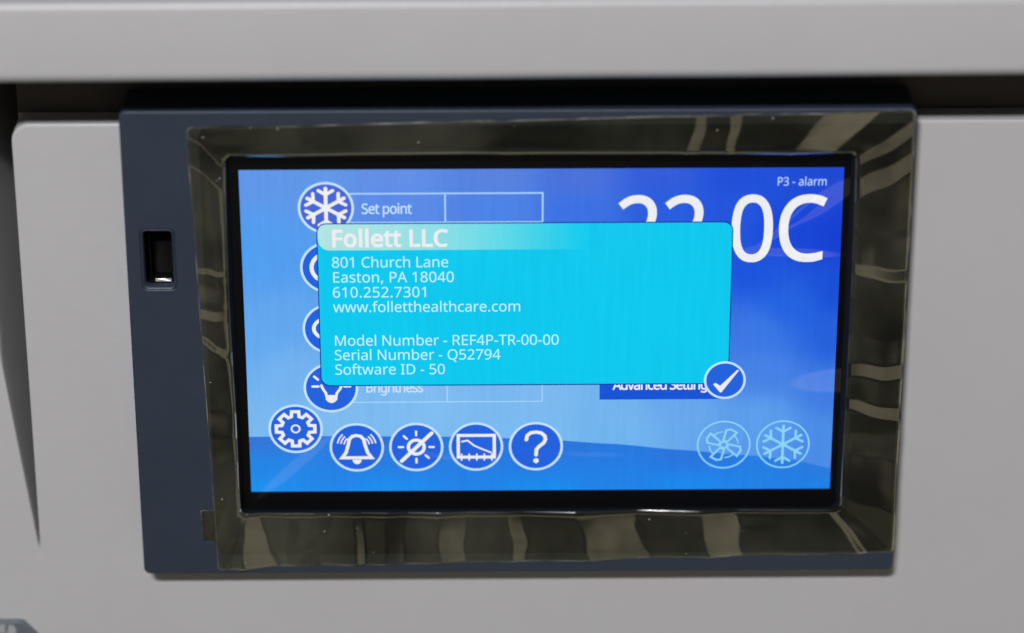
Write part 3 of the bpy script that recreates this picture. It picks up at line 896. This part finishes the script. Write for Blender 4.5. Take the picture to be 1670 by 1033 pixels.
'S':(549,[[502,228,502,191,502,148,492,112,471,82,450,53,421,30,382,14,344,-2,299,-10,247,-10,220,-10,195,-9,171,-6,146,-3,124,1,104,5,84,10,66,17,51,24,51,53,51,81,51,110,75,99,105,90,140,81,176,72,213,68,251,68,286,68,316,73,340,82,364,91,382,105,394,122,406,139,412,160,412,183,412,206,407,226,397,242,387,258,370,273,345,286,321,300,287,314,244,330,213,341,187,354,163,366,140,379,121,394,106,411,91,428,79,447,71,468,64,489,60,514,60,542,60,580,70,612,89,639,108,666,135,687,169,702,204,717,243,724,288,724,327,724,363,720,396,713,429,706,458,696,485,684,476,658,466,633,457,607,432,618,405,627,376,634,347,641,317,645,286,645,256,645,231,641,211,632,191,623,176,611,166,595,156,580,151,562,151,541,151,517,156,497,166,481,176,465,192,451,215,438,238,425,268,411,307,397,349,382,384,365,413,347,442,330,464,309,479,284,494,259]]),
'T':(556,[[323,212,323,0,293,0,263,0,233,0,233,212,233,423,233,635,159,635,84,635,10,635,10,661,10,688,10,714,188,714,367,714,545,714,545,688,545,661,545,635,471,635,397,635,323,635,323,423]]),
'a':(561,[[253,545,288,545,353,545,402,531,433,502,464,473,480,428,480,365,480,243,480,122,480,0,459,0,437,0,416,0,410,25,405,51,399,76,398,76,396,76,395,76,380,57,364,40,347,27,331,14,312,5,291,-1,270,-7,245,-10,215,-10,183,-10,154,-4,128,7,103,18,83,36,68,59,53,83,46,113,46,149,46,202,67,243,109,272,151,301,216,317,303,320,333,321,364,322,394,323,394,334,394,344,394,355,394,400,384,431,365,448,346,465,318,474,283,474,255,474,228,470,203,461,178,453,154,444,132,433,123,455,114,477,105,499,128,512,156,522,188,531,220,540],[340,260,314,259,247,256,201,246,175,227,150,208,137,182,137,148,137,118,146,96,164,82,183,68,206,61,235,61,280,61,318,73,348,98,378,123,393,162,393,214,393,230,393,246,393,262,367,261]]),
'b':(615,[[173,637,173,575,173,552,172,531,171,511,171,492,169,476,168,465,170,465,171,465,173,465,188,488,209,507,236,522,263,537,297,545,339,545,406,545,459,522,499,475,540,429,560,360,560,268,560,207,551,155,532,114,514,73,488,42,455,21,422,0,383,-10,339,-10,297,-10,263,-2,236,13,209,28,188,47,173,68,171,68,168,68,166,68,160,45,154,23,148,0,127,0,106,0,85,0,85,253,85,507,85,760,114,760,144,760,173,760,173,698],[373,472,324,472,286,472,256,465,234,450,212,436,196,414,187,384,178,355,173,317,173,271,173,270,173,268,173,267,173,201,184,150,205,115,227,80,267,63,326,63,374,63,410,81,433,116,457,151,469,202,469,269,469,336,457,387,433,421,410,455]]),
'c':(480,[[331,-10,300,-10,253,-10,210,0,173,19,136,38,107,68,86,109,65,150,55,202,55,265,55,331,66,385,88,426,110,467,140,498,177,517,215,536,258,546,306,546,333,546,360,543,385,537,410,532,431,525,447,517,438,493,429,468,420,444,404,450,385,456,364,461,343,466,323,469,304,469,268,469,238,461,215,446,192,431,174,408,163,378,152,348,146,311,146,266,146,223,152,187,163,157,174,127,191,104,214,89,237,74,265,66,299,66,328,66,354,69,376,75,399,81,419,88,438,97,438,71,438,45,438,19,420,10,400,3,378,-2,357,-7]]),
'd':(615,[[303,-10,275,-10,208,-10,155,13,115,59,75,106,55,175,55,267,55,359,75,428,115,475,156,522,209,546,276,546,304,546,328,542,349,535,370,528,388,519,403,507,418,495,431,482,442,467,444,467,446,467,448,467,447,476,446,488,444,505,443,522,442,536,442,546,442,617,442,689,442,760,471,760,501,760,530,760,530,507,530,253,530,0,506,0,483,0,459,0,455,24,450,48,446,72,445,72,443,72,442,72,431,57,418,43,403,30,388,18,370,8,349,1,327,-6],[241,63,289,63,346,63,385,79,408,109,431,141,443,187,443,250,443,255,443,261,443,266,443,333,432,384,410,419,388,455,347,473,288,473,241,473,205,454,181,416,158,379,146,328,146,265,146,201,158,151,181,116,205,81]]),
'e':(564,[[245,546,292,546,338,546,377,536,410,516,443,496,469,468,486,431,504,395,513,353,513,304,513,286,513,269,513,251,391,251,268,251,146,251,147,190,163,144,192,112,222,81,264,65,317,65,351,65,381,68,407,74,434,81,461,90,489,102,489,76,489,51,489,25,462,13,435,4,408,-1,381,-7,350,-10,313,-10,262,-10,218,0,178,21,139,42,109,72,87,113,66,154,55,205,55,264,55,323,65,373,84,415,104,457,132,489,167,512,203,535],[321,474,291,474,249,474,216,460,191,433,167,406,153,369,148,321,239,321,330,321,421,321,421,352,416,378,407,401,398,424,384,442,365,454,345,467]]),
'f':(344,[[332,491,332,468,287,468,242,468,197,468,197,312,197,156,197,0,168,0,138,0,109,0,109,156,109,312,109,468,78,468,46,468,15,468,15,482,15,495,15,509,46,519,78,529,109,539,109,549,109,560,109,570,109,616,116,653,129,682,143,711,163,732,189,745,215,758,246,765,283,765,304,765,324,763,341,759,359,756,374,752,387,747,379,724,372,701,364,678,353,681,341,685,327,688,313,691,299,693,284,693,255,693,233,683,218,663,204,644,197,613,197,571,197,559,197,548,197,536,242,536,287,536,332,536,332,513]]),
'g':(615,[[206,546,275,546,310,546,342,539,370,526,399,513,423,492,443,465,445,465,446,465,448,465,452,489,456,512,460,536,483,536,507,536,530,536,530,354,530,173,530,-9,530,-60,521,-102,504,-136,487,-171,460,-197,425,-214,390,-231,345,-240,290,-240,251,-240,216,-237,183,-231,151,-226,122,-217,97,-206,97,-179,97,-152,97,-125,122,-138,152,-149,186,-156,220,-163,256,-167,295,-167,341,-167,377,-153,403,-126,430,-99,443,-63,443,-16,443,-9,443,-2,443,5,443,13,443,24,444,40,445,55,445,65,446,71,445,71,443,71,442,71,423,44,400,23,373,10,345,-3,313,-10,276,-10,207,-10,152,14,113,63,74,112,55,180,55,267,55,352,74,420,113,470,152,521],[323,472,287,472,257,472,231,464,210,448,190,432,174,409,163,378,151,347,146,310,146,266,146,200,158,149,182,114,207,79,242,62,289,62,316,62,340,65,359,72,378,79,394,90,407,105,420,120,429,140,435,163,441,186,444,214,444,246,444,253,444,260,444,267,444,316,438,355,427,385,416,415,399,437,376,451,353,465]]),
'h':(618,[[173,611,173,537,173,524,172,511,171,498,171,485,169,473,168,462,170,462,172,462,174,462,185,481,200,496,217,508,234,520,254,529,275,535,296,542,318,545,341,545,384,545,420,538,449,524,479,511,500,490,515,461,530,432,537,395,537,349,537,233,537,116,537,0,508,0,479,0,450,0,450,114,450,229,450,343,450,386,440,419,421,440,402,461,371,472,330,472,290,472,259,464,236,449,213,434,197,412,187,383,178,354,173,319,173,277,173,185,173,92,173,0,144,0,114,0,85,0,85,253,85,507,85,760,114,760,144,760,173,760,173,686]]),
'i':(258,[[144,536,173,536,173,357,173,179,173,0,144,0,114,0,85,0,85,179,85,357,85,536,114,536],[115,737,130,737,143,737,155,732,165,723,176,714,181,700,181,681,181,662,176,648,165,639,155,630,143,625,130,625,115,625,103,630,93,639,83,648,78,662,78,681,78,700,83,714,93,723,103,732]]),
'l':(258,[[173,253,173,0,144,0,114,0,85,0,85,253,85,507,85,760,114,760,144,760,173,760,173,507]]),
'm':(935,[[638,546,673,546,734,546,779,530,809,499,839,468,854,418,854,349,854,233,854,116,854,0,825,0,796,0,767,0,767,115,767,230,767,345,767,387,758,419,740,440,723,461,695,472,658,472,606,472,569,457,546,427,524,397,513,353,513,296,513,197,513,99,513,0,484,0,455,0,426,0,426,115,426,230,426,345,426,373,422,396,414,415,406,435,394,449,378,458,362,467,341,472,316,472,280,472,252,464,231,449,210,434,196,413,186,384,177,355,173,320,173,278,173,185,173,93,173,0,144,0,114,0,85,0,85,179,85,357,85,536,109,536,132,536,156,536,160,512,165,487,169,463,171,463,172,463,174,463,185,482,199,497,215,509,232,522,250,531,270,537,290,543,311,546,332,546,373,546,408,539,435,524,463,509,483,487,496,456,498,456,499,456,501,456,519,487,543,509,574,524,605,539]]),
'n':(618,[[320,546,343,546,407,546,455,530,488,499,521,468,537,418,537,349,537,233,537,116,537,0,508,0,479,0,450,0,450,114,450,229,450,343,450,386,440,419,421,440,402,461,371,472,330,472,271,472,230,455,207,422,184,389,173,341,173,278,173,185,173,93,173,0,144,0,114,0,85,0,85,179,85,357,85,536,109,536,132,536,156,536,160,512,165,487,169,463,171,463,172,463,174,463,186,482,201,497,218,509,236,522,256,531,277,537,298,543]]),
'o':(605,[[551,328,551,269,551,224,545,185,533,150,522,116,505,87,483,63,462,39,435,21,405,8,373,-4,339,-10,301,-10,266,-10,233,-4,203,8,173,21,147,39,125,63,103,87,86,116,73,150,61,185,55,224,55,269,55,328,65,378,85,419,105,460,134,492,171,513,208,535,253,546,304,546,353,546,395,535,432,513,470,492,498,460,519,419,540,378],[146,332,146,269,146,227,151,190,163,159,174,128,191,105,214,88,237,71,267,63,303,63,339,63,369,71,392,88,415,105,432,129,443,159,454,190,460,227,460,269,460,312,454,348,443,378,432,408,414,431,391,447,368,464,339,472,302,472,247,472,208,454,183,418,158,382]]),
'p':(615,[[311,546,340,546,406,546,459,523,499,477,540,431,560,362,560,269,560,208,551,157,532,115,514,74,488,42,455,21,422,1,384,-10,339,-10,312,-10,287,-6,266,1,245,8,226,18,211,29,196,41,184,54,173,68,171,68,169,68,167,68,168,57,170,42,171,25,172,8,173,-7,173,-20,173,-93,173,-167,173,-240,144,-240,114,-240,85,-240,85,19,85,277,85,536,109,536,133,536,157,536,161,512,165,487,169,463,170,463,172,463,173,463,184,478,197,492,211,505,226,518,244,528,265,535,286,542],[373,472,324,472,288,472,259,465,237,451,215,438,199,417,189,390,179,363,174,328,173,286,173,280,173,275,173,269,173,225,178,188,187,157,196,126,212,103,234,87,257,71,287,63,326,63,359,63,385,72,406,90,428,108,443,132,453,163,464,194,469,230,469,270,469,331,457,380,433,417,410,454]]),
'r':(413,[[310,546,335,546,345,546,356,546,367,544,379,543,389,542,398,540,394,513,391,486,387,459,378,461,369,463,358,464,348,465,338,466,329,466,308,466,289,462,270,453,251,444,235,432,220,416,205,401,194,382,185,360,177,338,173,313,173,286,173,191,173,95,173,0,144,0,114,0,85,0,85,179,85,357,85,536,109,536,133,536,157,536,160,503,164,471,167,438,168,438,170,438,171,438,182,458,196,476,212,492,228,509,246,522,267,531,288,541]]),
's':(479,[[434,177,434,148,434,113,425,84,408,61,391,38,366,20,334,8,302,-4,264,-10,220,-10,183,-10,150,-7,123,-1,97,5,73,13,52,24,52,51,52,77,52,104,73,93,99,83,129,74,160,65,191,61,222,61,267,61,299,68,319,82,339,97,349,116,349,140,349,153,345,165,338,176,331,187,317,197,298,208,280,219,252,230,217,244,182,257,153,271,128,284,103,297,84,313,71,332,58,351,51,375,51,404,51,449,69,484,106,509,143,534,192,546,252,546,285,546,315,543,343,536,372,530,398,521,423,510,413,487,403,463,393,440,370,449,347,457,322,464,297,471,272,474,246,474,210,474,182,468,163,456,144,445,135,429,135,409,135,394,139,382,148,371,157,361,171,351,191,341,212,332,239,320,273,307,307,294,336,281,360,268,384,255,402,238,415,219,428,201]]),
't':(361,[[239,62,264,62,277,62,291,63,305,65,319,68,330,70,339,73,339,51,339,28,339,6,330,1,316,-2,299,-5,282,-8,265,-10,249,-10,221,-10,195,-5,171,4,148,14,129,31,114,55,99,79,92,113,92,156,92,260,92,364,92,468,67,468,41,468,16,468,16,482,16,496,16,510,42,522,67,533,93,545,105,583,116,621,128,659,145,659,163,659,180,659,180,618,180,577,180,536,232,536,283,536,335,536,335,513,335,491,335,468,283,468,232,468,180,468,180,365,180,261,180,158,180,125,188,101,203,85,219,70]]),
'u':(618,[[504,536,533,536,533,357,533,179,533,0,509,0,485,0,461,0,457,24,452,47,448,71,447,71,445,71,444,71,433,52,418,37,400,25,382,13,362,4,341,-1,320,-7,297,-10,274,-10,231,-10,195,-3,167,10,137,24,116,45,101,74,86,103,79,140,79,185,79,302,79,419,79,536,109,536,138,536,168,536,168,421,168,306,168,191,168,148,178,116,197,95,216,74,246,63,287,63,327,63,358,70,381,85,405,101,421,122,430,151,440,180,445,216,445,257,445,350,445,443,445,536,474,536]]),
'v':(508,[[237,0,203,0,135,179,68,357,0,536,31,536,63,536,94,536,132,431,170,325,208,220,213,205,219,189,225,171,231,153,236,136,241,119,246,103,249,89,251,78,252,78,254,78,255,78,258,89,262,103,266,120,271,137,277,154,283,172,290,190,295,206,300,220,338,325,376,431,414,536,445,536,477,536,508,536,440,357,372,179,304,0,270,0]]),
'w':(786,[[462,202,431,303,427,317,423,331,419,344,415,358,412,371,408,383,405,396,403,407,400,418,397,429,395,438,394,445,393,445,391,445,390,445,389,438,387,429,384,418,382,407,380,396,376,383,373,370,370,357,366,343,363,330,359,316,354,302,322,202,290,101,258,1,225,1,191,1,158,1,109,180,60,358,11,537,41,537,72,537,102,537,127,442,151,346,176,251,181,232,186,212,191,192,196,173,200,154,203,136,207,119,210,104,211,91,212,91,214,91,215,91,217,99,219,109,222,121,225,133,227,146,230,159,234,172,237,186,240,199,244,212,248,224,251,235,283,336,314,436,346,537,378,537,410,537,442,537,473,436,503,336,534,235,539,220,543,203,548,186,554,169,558,152,562,135,566,119,569,105,570,92,571,92,573,92,574,92,575,103,578,117,581,134,585,151,589,170,594,190,599,211,605,231,610,251,635,346,660,442,685,537,715,537,745,537,775,537,725,358,676,180,626,1,592,1,557,1,523,1,492,102]]),
}


def lettering(name, body, u0, v_base, cap, width, mat, layer, weight=0.0, squeeze=1.0, lightly=None):
    k_ = cap / 714.0
    chars = [GLYPHS[c] for c in body]
    nat = sum(c[0] for c in chars) * k_ * squeeze
    pad = (width - nat) / max(1, len(body) - 1) / (k_ * squeeze)      # tracking, in em units
    cu = bpy.data.curves.new(name, 'CURVE')
    cu.dimensions = '2D'
    cu.fill_mode = 'FRONT'
    pen = 0.0
    advs, outlines = [], []
    for row_, (adv, loops) in enumerate(chars):
        advs.append(pen)
        for lp in loops:
            n_ = len(lp) // 6
            pts = []
            for i in range(n_):
                q, r_ = lp[i * 6:i * 6 + 6], lp[(i + 1) % n_ * 6:(i + 1) % n_ * 6 + 6]
                p0, p1, p2, p3 = Vector(q[2:4]), Vector(q[4:6]), Vector(r_[0:2]), Vector(r_[2:4])
                ch = p3 - p0
                bend = max(abs(ch.x * (p - p0).y - ch.y * (p - p0).x) for p in (p1, p2)) / max(1e-6, ch.length)
                n_s = 1 if bend < 3 else 5
                for j in range(n_s):
                    t = j / n_s
                    pts.append(p0 * (1 - t) ** 3 + p1 * 3 * t * (1 - t) ** 2 + p2 * 3 * t * t * (1 - t) + p3 * t ** 3)
            keep = []
            for p in pts:
                if not keep or (p - keep[-1]).length > 7:
                    keep.append(p)
            if (keep[0] - keep[-1]).length <= 7:
                keep.pop()
            outlines.append((row_, keep))
            sp = cu.splines.new('POLY')
            sp.points.add(len(keep) - 1)
            sp.use_cyclic_u = True
            for c_, p in zip(sp.points, keep):
                c_.co = (p.x * 0.01, p.y * 0.01 + row_ * 40.0, 0, 1)
        pen += adv + pad
    tmp = bpy.data.objects.new(name + "_outline", cu)
    COL.objects.link(tmp)
    bpy.context.view_layer.update()
    me = bpy.data.meshes.new_from_object(tmp.evaluated_get(bpy.context.evaluated_depsgraph_get()))
    bpy.data.objects.remove(tmp)
    bpy.data.curves.remove(cu)
    for v in me.vertices:
        row_ = round((v.co.y - 3.0) / 40.0)
        x, y, z = P(u0 + (advs[row_] + v.co.x * 100) * k_ * squeeze, v_base - (v.co.y - row_ * 40.0) * 100 * k_, layer)
        v.co = (x * S, y * S, z * S)
    if weight > 0:                                  # heavier strokes: a ribbon along every outline
        bm = bmesh.new()
        bm.from_mesh(me)
        hw = weight / k_
        for row_, pts in outlines:
            a_, b_ = [], []
            nk = len(pts)
            for i in range(nk):
                d0, d1 = (pts[i] - pts[i - 1]).normalized(), (pts[(i + 1) % nk] - pts[i]).normalized()
                n0, n1 = Vector((-d0.y, d0.x)), Vector((-d1.y, d1.x))
                mt = n0 + n1
                mt = mt.normalized() if mt.length > 1e-3 else n0
                o_ = mt * (hw / max(0.7, mt.dot(n0)))
                for q, lst in ((pts[i] + o_, a_), (pts[i] - o_, b_)):
                    x, y, z = P(u0 + (advs[row_] + q.x) * k_ * squeeze, v_base - q.y * k_, layer + 0.02)
                    lst.append(bm.verts.new((x * S, y * S, z * S)))
            for i in range(nk):
                j = (i + 1) % nk
                bm.faces.new((a_[i], a_[j], b_[j], b_[i]))
        bm.to_mesh(me)
        bm.free()
    me.materials.clear()
    me.update()
    return link_mesh(name, me, mat, screen)


lettering("set_point_text", "Set point", 160.5, 63.4, 14.6, 67.5, M_pale, 3, 0.25, 0.86)
lettering("brightness_text", "Brightness", 160.5, 327.8, 14.6, 79.5, M_pale, 3, 0.4, 0.86)
lettering("advanced_settings_text", "Advanced Settings", 497.8, 325.6, 14.6, 137.5, M_white, 3.5, 0.45, 0.88)
lettering("alarm_text", "P3 - alarm", 711.5, 25.7, 12.0, 67.0, M_pale, 3, 0.0, 0.84)
lettering("temperature_text", "22.0C", 497.0, 134.4, 94.0, 285.0, M_white, 3, 0.9, 0.86)
lettering("company_title_text", "Follett LLC", 118.8, 110.6, 23.6, 156.5, M_titletext, 7.5, 1.0, 0.95)
for nm, body, u0, u1, vb in (
        ("street_text", "801 Church Lane", 119.0, 276.3, 141.2),
        ("town_text", "Easton, PA 18040", 119.2, 283.6, 163.1),
        ("phone_text", "610.252.7301", 119.0, 249.2, 185.3),
        ("website_text", "www.folletthealthcare.com", 119.7, 373.2, 207.0),
        ("appliance_type_text", "Model Number - REF4P-TR-00-00", 119.3, 424.6, 257.0),
        ("serial_number_text", "Serial Number - Q52794", 119.3, 345.3, 278.6),
        ("software_text", "Software ID - 50", 119.5, 270.2, 300.4)):
    lettering(nm, body, u0, vb, 15.2, u1 - u0, M_cyantext, 7.5, 0.0, 0.95)

# ------------------------------------------------------------------ protective film over the frame
FI = dict(x0=IX0 + 0.2, x1=IX1 - 0.2, z0=IZ0 + 3.0, z1=IZ1 + 0.4)
FO = [(-85.2, -65.5), (93.1, -61.8), (92.6, 63.1), (-88.1, 59.3)]      # BL, BR, TR, TL


def path(corners, r, per_side, n_arc=10):
    """rounded quadrilateral, counter-clockwise, same sample count for every call; returns points and their side"""
    pts = []
    cs = [Vector(c) for c in corners]
    for k_ in range(4):
        a, b_, c_ = cs[k_], cs[(k_ + 1) % 4], cs[(k_ + 2) % 4]
        d0, d1 = (b_ - a).normalized(), (c_ - b_).normalized()
        s0, s1 = a + d0 * r, b_ - d0 * r
        for i in range(per_side[k_]):
            pts.append((s0.lerp(s1, i / per_side[k_]), k_))
        e0, e1 = b_ - d0 * r, b_ + d1 * r
        for i in range(n_arc):
            t = i / n_arc
            q = e0.lerp(b_, t).lerp(b_.lerp(e1, t), t)
            pts.append((q, k_))
    return pts


SIDES = [430, 300, 430, 300]           # bottom, right, top, left
inner = path([(FI['x0'], FI['z0']), (FI['x1'], FI['z0']), (FI['x1'], FI['z1']), (FI['x0'], FI['z1'])], 1.9, SIDES)
outer = path(FO, 1.6, SIDES)
# creases: per side, (inner from, inner to, outer from, outer to, steepness); x for bottom and top, z for right and left
CREASES = {
    0: [(-79.0, -77.5, -86, -82.5, 1.0), (-78.0, -75.5, -79.3, -69.5, 1.25), (-67.0, -65.0, -66.5, -63.5, 0.7), (-59.0, -54.5, -64.5, -59.0, 0.9), (-50.5, -47.5, -48.5, -46.0, 0.9),
        (-41.0, -35.5, -41.5, -36.5, 0.75), (-27.0, -19.5, -27.0, -20.0, 0.8), (-9.0, -4.5, -8.0, -4.0, 0.8), (8.0, 25.5, 12.5, 28.5, 0.75),
        (42.0, 51.5, 44.0, 53.5, 0.7), (75.5, 77.5, 84.0, 86.0, 1.0)],
    1: [(-46.0, -34.0, -50.0, -36.0, 0.55), (-28.5, -24.0, -26.0, -18.0, 0.35), (-20.0, -17.0, -23.5, -19.5, 1.1), (-11.5, -7.5, -10.5, -6.5, 1.0), (2.0, 13.0, 0.0, 12.0, 0.45), (19.5, 22.5, 16.0, 19.5, 1.1),
        (30.0, 31.5, 28.0, 30.0, 0.4), (38.0, 44.0, 47.0, 52.0, 0.8), (47.5, 50.0, 56.0, 60.0, 0.7)],
    2: [(36.0, 40.0, 38.0, 41.0, 0.7), (46.5, 49.0, 47.0, 50.0, 0.8), (-60, -20, -60, -18, 0.3), (-10, 30, -10, 30, 0.35), (62.0, 72.0, 70.0, 84.0, 0.5)],
    3: [(42.0, 48.0, 50.0, 57.0, 1.2), (18.5, 20.0, 20.0, 21.5, 1.0), (12.0, 16.0, 12.0, 17.5, 0.55), (6.5, 10.0, 8.0, 11.0, 0.8), (-6.5, -3.5, 1.0, 3.5, 0.9), (-27.0, -20.0, -25.5, -19.0, 0.6),
        (-42.0, -34.0, -44.0, -34.0, 0.45)],
}
PROFILE = [(1.1, -8.815), (1.4, -8.98), (1.65, -9.10), (1.95, -9.20), (2.25, -9.27), (2.6, -9.3)]
TILT = 0.27
N_OUT = 22
n_ring = len(inner)
inner_len = [(inner[i][0] - outer[i][0]).length for i in range(n_ring)]


def row_shift(u):
    """wrinkle height along the ring at fraction u of the way out"""
    slopes, ds = [], []
    for i in range(n_ring):
        p = inner[i][0].lerp(outer[i][0], u)
        q = inner[(i + 1) % n_ring][0].lerp(outer[(i + 1) % n_ring][0], u)
        k_ = inner[i][1]
        c_ = p.x if k_ in (0, 2) else p.y
        s_ = 0.0
        wob = 1.5 * noise.noise(Vector((c_ * 0.045, u * 2.2, k_ * 7.0)))
        for a0, a1, b0, b1, st in CREASES[k_]:
            lo, hi = a0 + (b0 - a0) * u + wob, a1 + (b1 - a1) * u + wob
            e = 0.9
            s_ = max(s_, st * smooth01((c_ - lo) / e + 0.5) * (1 - smooth01((c_ - hi) / e + 0.5)))
        s_ = -TILT * s_
        s_ += 0.03 * noise.noise(Vector((c_ * 0.25, u * 1.5 + 5, k_ * 3.0)))
        d = (q - p).length
        sign = 1.0 if k_ in (0, 1) else -1.0          # walking direction against +x / +z on top and left
        slopes.append(s_ * sign)
        ds.append(d)
    # take out the running mean so that the film stays near the frame
    win = 55
    tot = [0.0]
    ext = slopes[-win:] + slopes + slopes[:win]
    for s_ in ext:
        tot.append(tot[-1] + s_)
    h, acc = [], 0.0
    for i in range(n_ring):
        mean = (tot[i + 2 * win + 1] - tot[i]) / (2 * win + 1)
        h.append(acc)
        acc += (slopes[i] - mean) * ds[i]
    drift = acc
    return [hh - drift * i / n_ring for i, hh in enumerate(h)]


rows_u = []
verts = []
steps = []
for off, y in PROFILE:
    steps.append(('abs', off, y))
for j in range(1, N_OUT + 1):
    steps.append(('rel', j / N_OUT, None))
steps.append(('edge', 1.0, None))
for kind_, val, y in steps:
    row = []
    if kind_ == 'abs':
        ufr = val / 11.0
    else:
        u_in = 2.6 / 11.0
        ufr = u_in + (1 - u_in) * val
    sh = row_shift(ufr)
    mean_h = sum(sh) / n_ring
    sh = [q - mean_h for q in sh]
    print('film', round(ufr, 2), round(min(sh), 2), round(max(sh), 2))
    for i in range(n_ring):
        a, b_ = inner[i][0], outer[i][0]
        L = inner_len[i]
        t = min(0.6, (val / L)) if kind_ == 'abs' else (2.6 / L + (1 - 2.6 / L) * val)
        p = a.lerp(b_, t)
        if kind_ == 'abs':
            yy = y
            amp = 0.55 + 0.05 * val / 2.6
        else:
            yy = -9.34 - 0.21 * val
            amp = 0.6 + 0.25 * min(1, val * 3)
        hh = sh[i] * amp + 0.35
        yy -= hh
        if kind_ == 'edge':
            yy += 0.10
            p = a.lerp(b_, 1 + 0.22 / L)
        verts.append((p.x, min(yy, -9.08) if kind_ != 'abs' and val > 0.15 else yy, p.y))
faces, midx = [], []
R_ = len(steps)
for j in range(R_ - 1):
    for i in range(n_ring):
        k_ = (i + 1) % n_ring
        faces.append((j * n_ring + i, j * n_ring + k_, (j + 1) * n_ring + k_, (j + 1) * n_ring + i))
        midx.append(1 if j == R_ - 2 else 0)
film = mesh_from("protective_film", verts, faces, [M_film, M_film_edge], None, midx, smooth=True)
film["label"] = "clear creased protective film stuck slightly askew over the display's frame"
film["category"] = "film"
# pull tab at the lower left of the film
tab = []
tv, tf, tm = [], [], []
TX0, TX1, TZ0, TZ1, NT_ = -89.0, -83.0, -57.8, -48.5, 14
for j in range(NT_ + 1):
    for i in range(NT_ + 1):
        x = TX0 + (TX1 - TX0) * i / NT_
        z = TZ0 + (TZ1 - TZ0) * j / NT_
        bow = 0.32 * math.exp(-((i / NT_ - 0.62) / 0.3) ** 2 - ((j / NT_ - 0.6) / 0.35) ** 2)
        tv.append((x + 0.02 * (z - TZ0) * -1, -9.10 - 0.05 * i / NT_ - bow - 0.25 * max(0, 0.15 - i / NT_), z + 0.02 * (x - TX0)))
for j in range(NT_):
    for i in range(NT_):
        b0 = j * (NT_ + 1) + i
        tf.append((b0, b0 + 1, b0 + NT_ + 2, b0 + NT_ + 1))
        tm.append(1 if i == 0 and False else 0)
e0 = len(tv)
for (xa, za, xb, zb) in ((TX0, TZ0, TX0 - 0.19, TZ1), (TX0, TZ0, TX0 + 4, TZ0 + 0.1), (TX0 - 0.19, TZ1, TX0 + 4, TZ1 + 0.1)):
    d = Vector((xb - xa, zb - za)).normalized()
    nn = Vector((-d.y, d.x)) * 0.11
    bq = len(tv)
    tv += [(xa + nn.x, -9.2, za + nn.y), (xb + nn.x, -9.2, zb + nn.y), (xb - nn.x, -9.2, zb - nn.y), (xa - nn.x, -9.2, za - nn.y)]
    tf.append((bq, bq + 1, bq + 2, bq + 3))
    tm.append(1)
mesh_from("pull_tab", tv, tf, [M_film, M_film_edge], film, tm, smooth=True)
